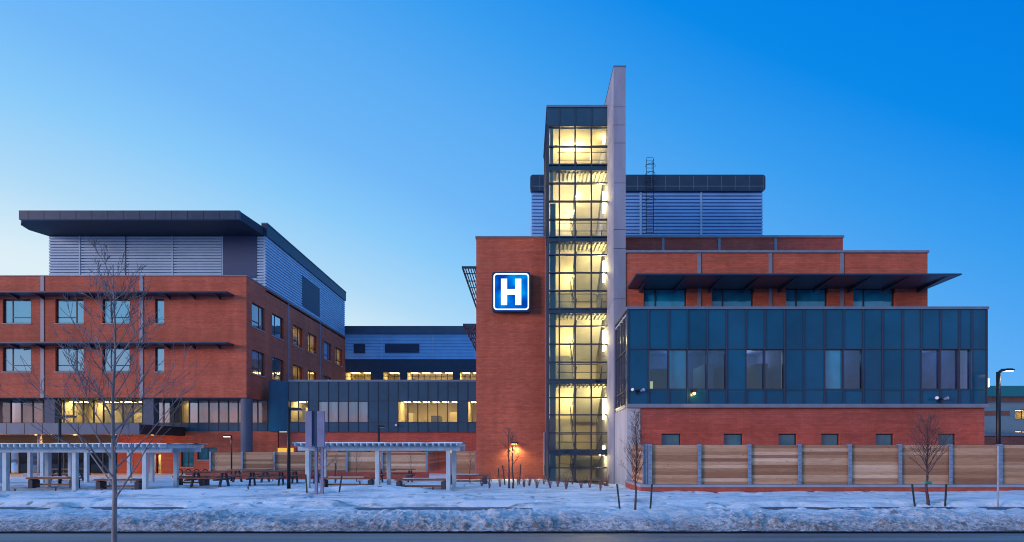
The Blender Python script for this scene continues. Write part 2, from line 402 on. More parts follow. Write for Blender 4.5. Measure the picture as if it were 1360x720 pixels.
# ------------------------------------------------------------------ value noise for terrain
_rs = np.random.RandomState(7); _T = _rs.rand(256, 256)
def vnoise(x, y):
    xi = np.floor(x).astype(int); yi = np.floor(y).astype(int); fx = x - xi; fy = y - yi
    fx = fx * fx * (3 - 2 * fx); fy = fy * fy * (3 - 2 * fy)
    g = lambda a, b: _T[a % 256, b % 256]
    return (g(xi, yi) * (1 - fx) + g(xi + 1, yi) * fx) * (1 - fy) + (g(xi, yi + 1) * (1 - fx) + g(xi + 1, yi + 1) * fx) * fy
def fbm(x, y, o=4):
    s = 0; a = .5
    for i in range(o): s = s + a * vnoise(x * 2 ** i + 17 * i, y * 2 ** i + 31 * i); a *= .5
    return s
def sst(a, b, x): t = np.clip((x - a) / (b - a), 0, 1); return t * t * (3 - 2 * t)
def ground_z(x, y):
    x = np.asarray(x, float); y = np.asarray(y, float)
    low = -.42 * sst(33, 44, y) * sst(0, -4, x)
    bank = -.128 + .138 * sst(14.03, 14.35, y + .12 * (fbm(x * 1.5, y * 0, 3) - .45)) + sst(14.1, 14.9, y) * sst(17.6, 15.8, y) * (.05 + .20 * fbm(x * .45, y * .7, 3))
    clumps = (fbm(x * 2.6, y * 2.6, 4) - .45) * .16 * (.35 + 1.3 * vnoise(x * .35 + 5, y * .4)) * sst(14.05, 14.3, y) * sst(18.0, 17.2, y) + (np.abs(fbm(x * 6, y * 6, 3) - .45)) * .34 * (.15 + 1.5 * vnoise(x * .5 + 20, y * .6) ** 1.5) * sst(17.4, 15.2, y) * sst(14.0, 14.2, y)
    e1 = 1.2 * (fbm(x * .9, y * 0 + 3, 4) - .47)
    walk_dip = -.14 * sst(17.5, 18.0, y + e1) * sst(19.2, 18.8, y + e1 * .8)
    cover = .13 * sst(.44, .60, vnoise(x * .16 + 3.3, y * 0 + 8)) + .10 * sst(.50, .62, fbm(x * 1.1, y * 2.2, 3)) 
    walk = walk_dip + cover * sst(17.5, 18, y) * sst(19.3, 18.9, y)
    lawn = sst(18.8, 19.6, y) * (.05 + .16 * fbm(x * .3, y * .45, 3) + .10 * fbm(x * 1.3, y * 1.6, 4) - .05 * np.abs(fbm(x * 2.8 + 9, y * 3.5, 3) - .45)) * (1 - .75 * sst(27, 33, y) )
    vx = vnoise(x * 3.1 + 40, y * 2.6 + 11); foot = -.09 * sst(.70, .86, vx) * sst(19.2, 19.8, y) * sst(31, 28, y) * (vnoise(x * .25, y * .5) > .38)
    pile = foot + .30 * np.exp(-(((x + 5.6) / 2.6) ** 2 + ((y - 21.6) / 1.0) ** 2)) + .22 * np.exp(-(((x + 12) / 5) ** 2 + ((y - 21.5) / 1.2) ** 2))
    # the snow stops short of the wall bed beside the stair tower
    edge = 31.6 - (x - 2.3) * 3.3
    bed = -.25 * sst(-.25, .35, y - edge + .5 * (fbm(x * 2, y * 2, 2) - .45)) * sst(1.4, 2.2, x) * sst(4.9, 4.4, x)
    return low + bank + clumps + walk + lawn + pile + bed
def gz(x, y): return float(ground_z(x, y))

def sheet(name, mat, x0, x1, y0, y1, dx, dy, fn, kind='structure'):
    xs = np.arange(x0, x1 + dx * .5, dx); ys = np.arange(y0, y1 + dy * .5, dy)
    X, Y = np.meshgrid(xs, ys); Z = fn(X, Y)
    v = np.stack([X, Y, Z], -1).reshape(-1, 3); nx = len(xs); ny = len(ys)
    i = np.arange(nx * ny).reshape(ny, nx)
    f = np.stack([i[:-1, :-1], i[:-1, 1:], i[1:, 1:], i[1:, :-1]], -1).reshape(-1, 4)
    me = bpy.data.meshes.new(name); me.from_pydata(v.tolist(), [], f.tolist()); me.materials.append(M[mat])
    for p in me.polygons: p.use_smooth = True
    o = bpy.data.objects.new(name, me); COL.objects.link(o); o['kind'] = kind; return o

def light(kind, loc, e, col, parent=None, size=.1, rot=(0, 0, 0), spot=90, blend=.5):
    L = bpy.data.lights.new('lamp_or_fill_light', kind); L.energy = e; L.color = col
    if kind == 'SPOT': L.spot_size = R(spot); L.spot_blend = blend
    if kind in ('POINT', 'SPOT'): L.shadow_soft_size = size
    o = bpy.data.objects.new('lamp_or_fill_light', L); COL.objects.link(o)
    if parent: o.parent = parent; o.location = Vector(loc) - org(parent)
    else: o.location = loc
    o.rotation_euler = rot
    return o
# ================================================================== SETTING
MB().quad((-900, -900, -.50), (900, -900, -.50), (900, 1500, -.50), (-900, 1500, -.50)).build('ground', 'snow')['kind'] = 'structure'
MB().box(-200, 200, 6.5, 14.05, -.49, -.13).build('road', 'asphalt')['kind'] = 'structure'
MB().box(-200, 200, 14.08, 14.2, -.49, -.11).build('kerb', 'curb')['kind'] = 'structure'
MB().quad((-200, 13.70, -.126), (200, 13.70, -.126), (200, 14.1, -.126), (-200, 14.1, -.126)).build('gutter', 'gutter')['kind'] = 'structure'  # thin near-black strip along the road edge below the kerb
MB().box(-200, 200, 6.34, 6.5, -.49, .015).build('kerb', 'curb')['kind'] = 'structure'
MB().box(-200, 200, 17.55, 19.05, -.49, -.035).build('sidewalk', 'walk')['kind'] = 'structure'
MB().box(1.0, 5.2, 22.0, 34.9, -.49, -.10).build('soil_bed', 'soil')['kind'] = 'structure'
sheet('snow_verge', 'snow', -24, 24, 14.03, 20.0, .055, .055, ground_z)
sheet('snow_ground', 'snow', -40, 44, 20.0, 34.04, .14, .117, ground_z)
sheet('snow_ground', 'snow', -80, 70, 34.04, 64, .5, .5, ground_z)
sheet('snow_verge', 'snow', -24, 24, -8, 6.34, .3, .3, lambda X, Y: .03 + .1 * fbm(X * .6, Y * .6, 3) - .05)

# ================================================================== STAIR TOWER
TY = 32.6
X0, X1 = PX(728, TY), PX(807.5, TY)
ZT = PZ(143, TY); TB = PZ(641, TY)
st = thing('stair_tower', ((X0 + X1) / 2, TY, TB), 'tall glazed stair tower glowing yellow from inside, dark grid of mullions', 'stair tower')
rows = [167, 194, 218, 225.5, 243, 267, 291, 314, 320, 338, 362, 386, 409.5, 415, 433, 457, 481, 504, 509, 528, 551, 575, 597.5, 603, 621.5]
cols = [743, 764, 785.5]
FT = FRONT(TY)
bands = [(218, 225.5), (314, 320), (409.5, 415), (504, 509), (597.5, 603)]
def z_(y): return PZ(y, TY)
# grid frame: connected wall with many openings
ylines = [167] + [194] + [218, 225.5] + [243, 267, 291] + [314, 320] + [338, 362, 386] + [409.5, 415] + [433, 457, 481] + [504, 509] + [528, 551, 575] + [597.5, 603] + [621.5, 640]
xl = [728] + cols + [807.5]
ops = []
for a, b in zip(ylines[:-1], ylines[1:]):
    for c, d in zip(xl[:-1], xl[1:]):
        m_ = .04
        ops.append((PX(c, TY) + m_, PX(d, TY) - m_, z_(b) + (.035), z_(a) - .035))
wall(FT, X0, X1, TB, z_(166), .16, ops, 'mullion_grid', 'mullion', st)
pn = MB()
for a, b in zip(ylines[:-1], ylines[1:]):
    isb = (a, b) in bands
    if isb: continue
g = MB().quad(FT(X0, TB, .08), FT(X1, TB, .08), FT(X1, z_(166), .08), FT(X0, z_(166), .08)).build('glazing', 'clear_stair', st)
for a, b in bands:
    MB().fbox(FT, X0 + .05, X1 - .05, z_(b), z_(a), .09, .14).build('spandrel', 'spandrel', st)
# blue-teal panel inside the narrow first bay, pale panel above it
MB().fbox(FT, X0 + .12, X0 + .44, TB, z_(268), .22, .26).build('side_panel', 'int_dark', st)
MB().fbox(FT, X0 + .12, X0 + .30, z_(266), z_(167), .22, .26).build('side_panel', 'stair', st)
# top band
wall(FT, X0 - .06, X1, z_(166), ZT, .12, [], 'top_fascia', 'spandrel_grey', st)
for c in cols: MB().fbox(FT, PX(c, TY) - .03, PX(c, TY) + .03, z_(165.5), ZT - .05, -.03, -.002).build('fascia_joint', 'mullion', st)
MB().box(X0 - .1, X1, TY - .06, 38.3, ZT, ZT + .12).build('roof_coping', 'coping', st)
# outer side and back walls
wall(LEFT(X0 - .02), TY + .16, 38.2, -.5, ZT, .1, [(33.2, 37.8, z_(291), z_(170))], 'side_wall', 'dark_metal', st)
for k in range(5): MB().fbox(LEFT(X0 - .02), 33.0 + k * 1.15, 33.06 + k * 1.15, z_(314), ZT, -.05, -.003).build('side_mullion', 'mullion', st)
MB().box(X0 + .1, X1 + .1, 38.1, 38.3, -.5, ZT).build('back_wall', 'int_wall', st)
MB().box(X1 - .02, X1 + .1, TY + .02, 38.1, -.5, ZT - .01).build('inner_wall', 'int_wall', st)
MB().box(X0 + .10, X1 - .02, TY + .2, 38.1, ZT - 1.1, ZT - 1.0).build('ceiling', 'int_wall', st)
# floors: slab at each band, half landing at back, two flights
IL, IR = X0 + .5, X1 - .04; MIDX = PX(766, TY)
fl = [z_(222), z_(317), z_(412), z_(506.5), z_(600)]
def flight(xa, xb, ya, za, yb, zb, name):
    n = 11; m = MB(); pts = []
    for i in range(n):
        y = ya + (yb - ya) * i / n; z = za + (zb - za) * (i + 1) / n; y2 = ya + (yb - ya) * (i + 1) / n
        pts += [(xa, y, z), (xa, y2, z)]
    pts += [(xa, yb, zb - .32), (xa, ya, za - .18)]
    o = m.prism(pts, (xb - xa, 0, 0)).build(name, 'stair', st)
    for xs_ in (xa - .03, xb + .0):
        MB().prism([(xs_, ya, za - .22), (xs_, ya, za + .12), (xs_, yb, zb + .12), (xs_, yb, zb - .26)], (.03, 0, 0)).build('stringer', 'stair_blue', o)
        MB().tube([(xs_, ya, za + .95), (xs_, yb, zb + .95)], .025, 6).build('handrail', 'black', o)
        for q in range(6):
            t = (q + .5) / 6; MB().tube([(xs_, ya + (yb - ya) * t, za + (zb - za) * t), (xs_, ya + (yb - ya) * t, za + (zb - za) * t + .95)], .012, 5).build('baluster', 'black', o)
for i, z in enumerate(fl):
    sl = MB().box(X0 + .1, X1 - .02, TY + .22, TY + 1.5, z - .12, z + .1).build('landing', 'stair', st)
    for k in range(13):                                 # ribbed deck under the landing
        x = IL + .05 + k * (IR - IL - .1) / 12
        MB().box(x - .05, x + .05, TY + .25, TY + 1.45, z - .24, z - .122).build('deck_rib', 'stair', sl)
    for k, hz in enumerate((.55, 1.0)):
        MB().tube([(IL, TY + .3, z + hz), (IR, TY + .3, z + hz)], .02, 6).build('guard_rail', 'black', st)
zs = sorted(fl); zs0 = [zs[0] - 2.35] + zs
for i in range(len(zs)):
    za = zs0[i] if i else TB - .05; zb = zs0[i + 1]; zm = (za + zb) / 2
    if i == len(zs) - 1: 
        pass
    MB().box(X0 + .1, X1 - .02, 36.9, 38.09, zm - .1, zm + .08).build('half_landing', 'stair', st)
    flight(IL, MIDX - .05, TY + 1.5, za + .1, 36.9, zm + .08, 'stair_flight')
    flight(MIDX + .15, IR - .1, 36.9, zm + .08, TY + 1.5, zb + .1, 'stair_flight')
for i, z in enumerate([TB] + zs):
    # wall lamp on the right-hand inner wall of every storey, plus an added point light near the back wall
    MB().box(X1 - .16, X1 - .04, TY + .9, TY + 1.1, z + 1.9, z + (3.1 if i else 2.1)).build('stair_light', 'lit_stair' if i else 'lit', st)
    if i:
        light('POINT', (X1 - .35, TY + .75, z + 2.5), 210, (1, .77, .36), st, .12)
        light('POINT', (MIDX, TY + 4.6, z + 3.4), 110, (1, .77, .36), st, .15)
    else: light('POINT', (X1 - .5, TY + .7, z + 1.5), 130, (1, .77, .36), st, .08)
light('POINT', (MIDX, TY + 2.2, ZT - 1.6), 230, (1, .76, .34), st, .15)  # hidden point lights added to brighten the top storeys evenly
light('POINT', (MIDX, TY + 2.2, z_(240)), 190, (1, .76, .34), st, .15)
# door signs and small fixtures on the back wall
for z in zs: MB().box(PX(775, 36.8), PX(775, 36.8) + .16, 38.02, 38.09, z + 2.2, z + 2.36).build('wall_plate', 'black', st)

# ================================================================== CONCRETE FIN
FY = 30.25
fin = thing('fin_wall', (PX(823, FY), FY, -.3), 'tall bare concrete fin wall rising above the stair tower roof', 'concrete wall')
fx0, fx1 = PX(815, FY), PX(831, FY)
fz = PZ(88.5, FY)
jj = [PZ(y, FY) for y in (142, 166, 190, 243, 305, 330, 397)]
zz = [-.5] + sorted(jj) + [fz]
for a, b in zip(zz[:-1], zz[1:]):
    MB().box(fx0, fx1, FY, 37.5, a + .012, b - .012).build('wall_lift', 'concrete', fin)
MB().box(fx0 + .02, fx1 - .02, FY + .02, 37.45, -.4, fz - .05).build('wall_core', 'soffit', fin)
MB().box(fx0 - .02, fx1 + .02, FY - .02, 37.55, fz - .01, fz + .05).build('coping', 'coping', fin)

# ================================================================== BRICK BLOCK WITH SIGN
BY = 35.0
bx0, bx1 = PX(632.5, BY), X0 + .02
bz = PZ(316, BY)
bb = thing('brick_building', ((bx0 + bx1) / 2, BY, -.1), 'tall windowless red brick block carrying the lit letter sign', 'building')
wall(FRONT(BY), bx0, bx1, -.5, bz, .4, [], 'front_wall', 'brick', bb)
MB().box(bx0, bx0 + .4, BY + .4, 50, -.5, bz).build('side_wall', 'brick', bb)
MB().box(bx0 + .4, bx1 + .0, BY + .4, 41.9, bz - .4, bz - .3).build('roof', 'roofing', bb)
MB().box(bx0 - .05, bx1 - .08, BY - .05, BY + .45, bz, bz + .1).build('coping', 'coping', bb)
MB().box(bx0 - .05, bx0 + .45, BY + .45, 50, bz, bz + .1).build('coping', 'coping', bb)
MB().box(bx1 - .10, bx1 - .03, BY - .09, BY - .003, .1, bz - .1).build('corner_trim', 'grey_strip', bb)
MB().tube([(bx1 - .16, BY - .10, 2.9), (bx1 - .16, BY - .10, .35), (bx1 - .02, BY - .35, .03)], .045, 8).build('drain_pipe', 'sill', bb)
def side_shade(py, x0px):
    z = PZ(py, BY); xo = PX(x0px, BY); so = None
    m = MB(); m.box(xo, bx0, BY + .1, BY + .22, z - .09, z + .03).box(xo, xo + .09, BY + .22, 50, z - .09, z + .03).box(bx0 - .12, bx0 - .01, BY + .22, 50, z - .09, z + .03)
    o = m.build('sunshade', 'dark_metal', bb)
    for k in range(4):
        x = xo + .18 + k * (bx0 - .15 - xo - .1) / 4; MB().box(x, x + .05, BY + .22, 49.9, z - .07, z - .0).build('slat', 'dark_metal', o)
    for k in range(9):
        y = BY + 1.6 + k * 1.6; MB().box(xo + .02, bx0 - .02, y, y + .07, z + .01, z + .06).build('bracket', 'dark_metal', o)
side_shade(353.5, 613); side_shade(430, 614.5)

SY = BY - .45
sg = thing('letter_sign', (PX(679, SY), SY + .4, PZ(414, SY)), 'backlit blue square sign with a white letter H and white border on the brick block', 'sign')
def rr(cx, cz, w, h, r, y, n=6):
    p = []
    for k, (sx, sz) in enumerate(((1, 1), (-1, 1), (-1, -1), (1, -1))):
        for i in range(n + 1):
            a = math.pi / 2 * (k + i / n); p.append((cx + sx * (w / 2 - r) + r * math.cos(a), y, cz + sz * (h / 2 - r) + r * math.sin(a)))
    return p
scx, scz = PX(679, SY), PZ(387.5, SY); sw = 51 / S * SY
MB().prism(rr(scx, scz, sw, sw * 1.03, .14, SY), (0, .4, 0)).build('cabinet', 'dark_metal', sg)
MB().prism(rr(scx, scz, sw * .94, sw * .97, .2, SY - .02), (0, .018, 0)).build('face_panel', 'sign_blue', sg)
o_, i_ = rr(scx, scz, sw * .92, sw * .95, .2, SY - .035), rr(scx, scz, sw * .86, sw * .89, .15, SY - .035)
b = MB(); k = len(o_)
for L in (o_, i_, [(x, y + .013, z) for x, y, z in o_], [(x, y + .013, z) for x, y, z in i_]): b.v += L
for i in range(k):
    j = (i + 1) % k; b.f += [(i, j, k + j, k + i), (2 * k + i, 3 * k + i, 3 * k + j, 2 * k + j), (i, 2 * k + i, 2 * k + j, j), (k + i, k + j, 3 * k + j, 3 * k + i)]
b.build('border', 'sign_white', sg)
hx0, hx1, hz0, hz1, hw = PX(665.5, SY), PX(692.3, SY), PZ(405.3, SY), PZ(370.5, SY), 8.0 / S * SY
mz = (hz0 + hz1) / 2; bh = 3.6 / S * SY
MB().prism([(hx0, SY - .05, hz0), (hx0 + hw, SY - .05, hz0), (hx0 + hw, SY - .05, mz - bh), (hx1 - hw, SY - .05, mz - bh), (hx1 - hw, SY - .05, hz0), (hx1, SY - .05, hz0),
            (hx1, SY - .05, hz1), (hx1 - hw, SY - .05, hz1), (hx1 - hw, SY - .05, mz + bh), (hx0 + hw, SY - .05, mz + bh), (hx0 + hw, SY - .05, hz1), (hx0, SY - .05, hz1)], (0, .028, 0)).build('letter', 'sign_white', sg)

wl = thing('wall_lamp', (PX(683, BY), BY, PZ(596, BY)), 'small black wall lamp throwing warm light down the brick block', 'wall lamp')
lx, lz = PX(683, BY), PZ(590, BY)
MB().box(lx - .22, lx + .22, BY - .30, BY - .003, lz + .02, lz + .12).build('housing', 'black', wl, bevel=.01)
MB().box(lx - .17, lx + .17, BY - .26, BY - .05, lz - .004, lz + .018).build('lens', 'lamp_amber', wl)
light('SPOT', (lx, BY - .22, lz - .03), 190, (1, .90, .34), wl, .04, (R(-14), 0, 0), 155, .6)

# ================================================================== RIGHT HOSPITAL WING
GY = 26.7
gx0, gx1 = PX(833, GY), PX(1311, GY)
gb = thing('hospital_wing', ((gx0 + gx1) / 2, GY, -.1), 'stepped red brick wing with a long navy glass box across its front', 'building')
zg = lambda y: PZ(y, GY)
FG = FRONT(GY)
wb = [(861, 888), (888, 913), (913, 939), (939, 964.5), (990.5, 1015.5), (1015.5, 1041.5), (1095, 1120), (1120, 1146), (1223, 1248.5), (1248.5, 1273.5), (1273.5, 1290)]
zt_, zb_ = zg(464), zg(517)
wall(FG, gx0, gx1, zg(541), zg(409), .25, [(PX(a, GY), PX(b, GY), zb_, zt_) for a, b in wb], 'glass_cladding', 'spandrel', gb)
mcols = [833.8, 861, 888, 913, 939, 964.5, 990.5, 1015.5, 1041.5, 1067, 1095, 1120, 1146, 1171.5, 1198, 1223, 1248.5, 1273.5, 1290, 1310.3]
for c in mcols:
    MB().fbox(FG, PX(c, GY) - .022, PX(c, GY) + .022, zg(540), zg(411.5), -.05, -.003).build('mullion', 'mullion', gb)
for y in (463.6, 517.4):
    MB().fbox(FG, gx0, gx1, zg(y) - .02, zg(y) + .02, -.035, -.004).build('transom', 'mullion', gb)
MB().fbox(FG, gx0 - .04, gx1 + .04, zg(411), zg(407.5), -.07, .3).build('coping', 'coping', gb)
MB().fbox(FG, gx0 - .03, gx1 + .03, zg(541.5), zg(536.5), -.06, .24).build('sill_band', 'grey_strip', gb)
kinds = ['pane_dark', 'pane', 'pane_peach', 'pane_dark', 'pane_peach', 'pane_peach', 'pane_peach', 'pane_dark', 'pane_dark', 'pane_dark', 'pane_peach']
glass_box_panes = glass_mat('box_window_glass', (0, 0, 0), .08, .03, 1.0, (.32, .58, .95))
blue_pane = glass_mat('blue_window_glass', (.002, .15, .27), .10, .04)
for i, (a, b) in enumerate(wb):
    window(FG, PX(a, GY), PX(b, GY), zb_, zt_, gb, blue_pane if i in (1, 6) else glass_box_panes, w=.06, fr=.035, sill=False, d=.05, fmat='mullion')
for i, (a, b, g_) in enumerate([(861, 964.5, 2), (990.5, 1041.5, 1), (1095, 1146, 1), (1223, 1290, 1)]):
    r_ = room(FG, PX(a, GY), PX(b, GY), zb_ - .4, zt_ + .25, gb, 3.2, .27, 1, 'ward_wall' if 'ward_wall' in M else M.setdefault('ward_wall', plain('dim_ward_wall', (.26, .30, .52), .8, var=.3, scale=.7)), 'stair_blue', True, 5 + i)
    light('POINT', ((PX(a, GY) + PX(b, GY)) / 2, GY + 2.2, zt_ - .1), 16 if i != 1 else 14, (.45, .75, 1) if i != 1 else (1, .78, .75), gb, .3)  # added unseen fill lights that tint the ward panes blue and pink
    if i < 2:
        wx = PX(868 if i == 0 else 995.5, GY)
        MB().box(wx - (.17 if i == 0 else .12), wx + (.17 if i == 0 else .12), GY + .9, GY + 1.0, zg(515), zg(503.5)).build('lit_screen', M.setdefault('screen', emit_mat('lit_screen', (1, .72, .26), 1.1)), r_)
# left return of the box, glazed and lit
LG = LEFT(gx0)
ops = []
for k in range(4):
    a = GY + .35 + k * .80
    for (p, q) in ((411, 463.5), (463.5, 517.5), (517.5, 538)): ops.append((a, a + .74, zg(q) + .03, zg(p) - .03))
wall(LG, GY + .25, FY, zg(541), zg(409), .12, ops, 'return_frame', 'mullion', gb)
MB().quad(*[LG(u, v, .06) for u, v in ((GY + .3, zg(540)), (FY, zg(540)), (FY, zg(410)), (GY + .3, zg(410)))]).build('return_glazing', 'clear', gb)
MB().fbox(LG, GY + .3, FY - .02, zg(541.5), zg(536.5), -.04, .1).build('sill_band', 'grey_strip', gb)
r = room(LG, GY + .34, FY - .02, zg(538), zg(411), gb, 1.0, .14, 1, 'int_wall', 'lit_soft', False)
light('POINT', (gx0 + .75, GY + 2.0, zg(430)), 60, (1, .80, .42), gb, .1)
light('POINT', (gx0 + .75, GY + 2.0, zg(505)), 60, (1, .80, .42), gb, .1)
# brick base and white concrete return wall
by_ = GY + .12
small = [(879.5, 905), (962.5, 988), (1035.5, 1060), (1092.5, 1117), (1165, 1189.5), (1248.5, 1272.5)]
cbx = PX(851, GY)
wall(FRONT(by_), cbx, gx1 - .03, -.5, zg(541.5) - .003, .4, [(PX(a, GY), PX(b, GY), zg(596), zg(576)) for a, b in small], 'brick_wall', 'brick_dark', gb)
for a, b in small: window(FRONT(by_), PX(a, GY), PX(b, GY), zg(596), zg(576), gb, 'pane_dark', w=.1, fr=.05, d=.06)
MB().box(gx0, cbx, by_ - .02, FY - .005, -.5, zg(541.5) - .003).build('concrete_return', 'concrete_pale', gb)
MB().box(gx1 - .4, gx1, GY + .27, 40, -.5, zg(409)).build('end_wall', 'brick', gb)
# security floodlights
for px in (846, 1246.5):
    fx, fz_ = PX(px, GY), zg(521 if px < 900 else 532)
    fo = MB().box(fx - .06, fx + .06, GY - .09, GY - .06, fz_ - .1, fz_ + .1).build('floodlight', 'black', gb)
    MB().tube([(fx - .22, GY - .14, fz_ + .05), (fx + .22, GY - .14, fz_ + .05)], .018, 6).build('bracket', 'black', fo)
    for s_ in (-1, 1):
        MB().tube([(fx + s_ * .16, GY - .12, fz_ + .05), (fx + s_ * .26, GY - .26, fz_ + .10)], [.05, .085], 10).build('lamp_head', 'sign_panel', fo)
        MB().tube([(fx + s_ * .261, GY - .262, fz_ + .101), (fx + s_ * .265, GY - .268, fz_ + .103)], .07, 10).build('lens', 'white_lens', fo)
wl2 = thing('wall_lamp', (PX(921, GY), GY, zg(526)), 'orange glint of a reflected lamp, added as a small lamp on the navy glass box', 'wall lamp')  # stands in for a lamp's reflection in the glass; the lamp itself is added
MB().box(PX(921, GY) - .08, PX(921, GY) + .08, GY - .18, GY - .055, zg(522), zg(518.5)).build('housing', 'black', wl2)
MB().tube([(PX(921, GY), GY - .12, zg(522) - .10), (PX(921, GY), GY - .12, zg(522) - .003)], [.03, .07], 10).build('lens', 'lamp_warm', wl2)
light('POINT', (PX(921, GY), GY - .3, zg(524)), 9, (1, .5, .12), wl2, .05)
wl3 = thing('wall_lamp', (gx1, 27.0, zg(520)), 'cool white box lamp on the right end wall of the glass box', 'wall lamp')
MB().box(gx1 + .003, gx1 + .06, 27.02, 27.18, PZ(515, 27), PZ(502, 27)).build('bracket', 'black', wl3)
MB().box(gx1 + .06, gx1 + .34, 26.95, 27.25, PZ(514.5, 27), PZ(502.5, 27)).build('lens', 'lamp_corner', wl3, bevel=.04)
# upper brick tier
UY = 30.3; FU = FRONT(UY); zu = lambda y: PZ(y, UY)
ux0, ux1 = fx1 + .003, PX(1232, UY)
uw = [(855, 912, 871), (945.5, 1001, 961), (1044, 1099.5, 1059), (1133.5, 1189, 1149)]
wall(FU, ux0, ux1, 7.6, zu(336), .35, [(PX(a, UY), PX(b, UY), 8.0, zu(382.5)) for a, b, c in uw], 'upper_brick_wall', 'brick', gb)
for i, (a, b, c) in enumerate(uw):
    window(FU, PX(a, UY), PX(b, UY), 8.0, zu(382.5), gb, glass_mat('upper_window_glass', (.003, .17, .32), .10, .04) if i == 0 else bpy.data.materials['upper_window_glass'], ms=[PX(c, UY)], w=.14, fr=.07, sill=False)
for c in (928.5, 1023, 1118):
    MB().fbox(FU, PX(c, UY) - .09, PX(c, UY) + .09, 8.4, zu(336.5), -.04, -.002).build('pilaster', 'grey_strip', gb)
MB().fbox(FU, ux0, ux1 + .04, zu(336), zu(333), -.08, .4).build('coping', 'grey_strip', gb)
MB().box(gx0, gx1, GY + .3, UY - .003, zg(409) - .3, zg(409) - .2).build('roof', 'roofing', gb)
# sunshade plate over the upper windows
sz = zu(383.5); sy0 = 27.95; sx0, sx1 = PX(845, sy0), PX(1277.5, sy0)
sh = MB().prism([(sx0, UY - .01, sz), (sx0, sy0, sz + .02), (sx0, sy0, sz + .09), (sx0, UY - .01, sz + .12)], (sx1 - sx0, 0, 0)).build('sunshade', 'dark_metal', gb)
for k in range(9):
    x = sx0 + .6 + k * (sx1 - sx0 - 1.2) / 8
    MB().prism([(x, UY - .02, sz - .22), (x, UY - .02, sz - .003), (x, sy0 + .2, sz - .003)], (.06, 0, 0)).build('bracket', 'dark_metal', sh)
# second and third tiers
VY = 38.3; zv = lambda y: PZ(y, VY)
wall(FRONT(VY), ux0 + .0, PX(1119.5, VY), 11.5, zv(316), .35, [], 'second_brick_wall', 'brick_dark', gb)
for c in (880.5, 955, 1030, ): MB().fbox(FRONT(VY), PX(c, VY) - .09, PX(c, VY) + .09, 11.5, zv(316.5), -.04, -.002).build('pilaster', 'grey_strip', gb)
MB().fbox(FRONT(VY), ux0, PX(1119.5, VY) + .05, zv(316), zv(313), -.08, .4).build('coping', 'grey_strip', gb)
MB().box(ux0 + .36, ux1 - .01, UY + .36, VY - .003, 11.4, 11.5).build('roof', 'roofing', gb)
MB().box(ux1 - .35, ux1, UY + .36, VY + 6, 8, zu(336)).build('upper_end_wall', 'brick', gb)
PY_ = 42.0; zp = lambda y: PZ(y, PY_)
px0, px1 = PX(706, PY_), PX(1013.5, PY_)
splits = [px0, PX(722, PY_), PX(851, PY_), PX(931.2, PY_), px1]
FP = FRONT(PY_)
for a, b in zip(splits[:-1], splits[1:]):
    ribbed(FP, a + .03, b - .03, 15.5, zp(255), 'ribbed_cladding', 'louvre_blue', gb, .25, .13)
for c in splits[2:4]: MB().fbox(FP, c - .07, c + .07, 15.5, zp(255), -.03, .2).build('cladding_joint', 'louvre', gb)
MB().prism(rr((px0 + px1) / 2, (zp(233.5) + zp(255)) / 2, px1 - px0 + .2, zp(233.5) - zp(255), .22, PY_ - .18), (0, .5, 0)).build('roof_fascia', 'dark_metal', gb)
for k in range(17):
    x = px0 + .6 + k * 1.02; MB().fbox(FP, x - .012, x + .012, zp(254), zp(235), -.195, -.181).build('fascia_joint', 'coping', gb)
MB().fbox(FP, px0, px1, zp(249) - .02, zp(249) + .02, -.20, -.183).build('fascia_joint', 'coping', gb)
MB().box(px0, px0 + .3, PY_ + .3, 56, 15, zp(236)).box(px1 - .3, px1, PY_ + .3, 56, 15, zp(236)).box(px0 + .3, px1 - .3, PY_ + .3, 56, zp(240), zp(236)).build('penthouse_shell', 'louvre_blue', gb)
# caged ladder
lx0, lx1 = PX(857, PY_), PX(866.5, PY_)
ld = MB().tube([(lx0, PY_ - .35, zp(312)), (lx0, PY_ - .35, zp(214))], .022, 6).build('ladder', 'black', gb)
MB().tube([(lx1, PY_ - .35, zp(312)), (lx1, PY_ - .35, zp(214)), (lx1, PY_ + .1, zp(214)), (lx1, PY_ + .1, zp(233))], .022, 6).build('rail', 'black', ld)
for k in range(22):
    z = zp(311) + k * .26
    MB().tube([(lx0, PY_ - .35, z), (lx1, PY_ - .35, z)], .015, 5).build('rung', 'black', ld)
for k in range(5):
    z = zp(270) + k * .62; c = (lx0 + lx1) / 2
    MB().tube([(c + .36 * math.cos(a), PY_ - .35 - .6 * math.sin(a), z) for a in [math.pi * q / 8 for q in range(9)]], .02, 5).build('cage_hoop', 'black', ld)

# ================================================================== FENCES
def board_panel(f, u0, u1, v0, v1, parent, n=12):
    h = (v1 - v0) / n; m = MB()
    for k in range(n): m.fbox(f, u0, u1, v0 + k * h + .0004, v0 + (k + 1) * h - .0004, .0 + (.006 if k % 2 else 0), .04)
    m.fbox(f, (u0 + u1) / 2 - .03, (u0 + u1) / 2 + .03, v0, v1, .041, .07)
    return m.build('board_panel', 'wood', parent)
def fence_post(f, u, v0, v1, parent, w=.07):
    m = MB(); m.fbox(f, u - w, u + w, v0, v1, -.09, -.072).fbox(f, u - .012, u + .012, v0, v1, -.0715, .06).fbox(f, u - w, u + w, v0, v1, .0605, .08)
    p = m.build('post', 'galv', parent)
    for k in range(9):
        z = v0 + .1 + k * (v1 - v0 - .2) / 8
        MB().fbox(f, u - .045, u + .045, z - .012, z + .012, -.105, -.0905).build('bolt', 'sign_panel', p)
    return p
EY = 23.5; FE = FRONT(EY); ze = lambda y: PZ(y, EY)
rf = thing('timber_fence', (PX(1100, EY), EY, ze(659)), 'long fence of mixed brown boards on a red brick plinth before the right wing', 'fence')
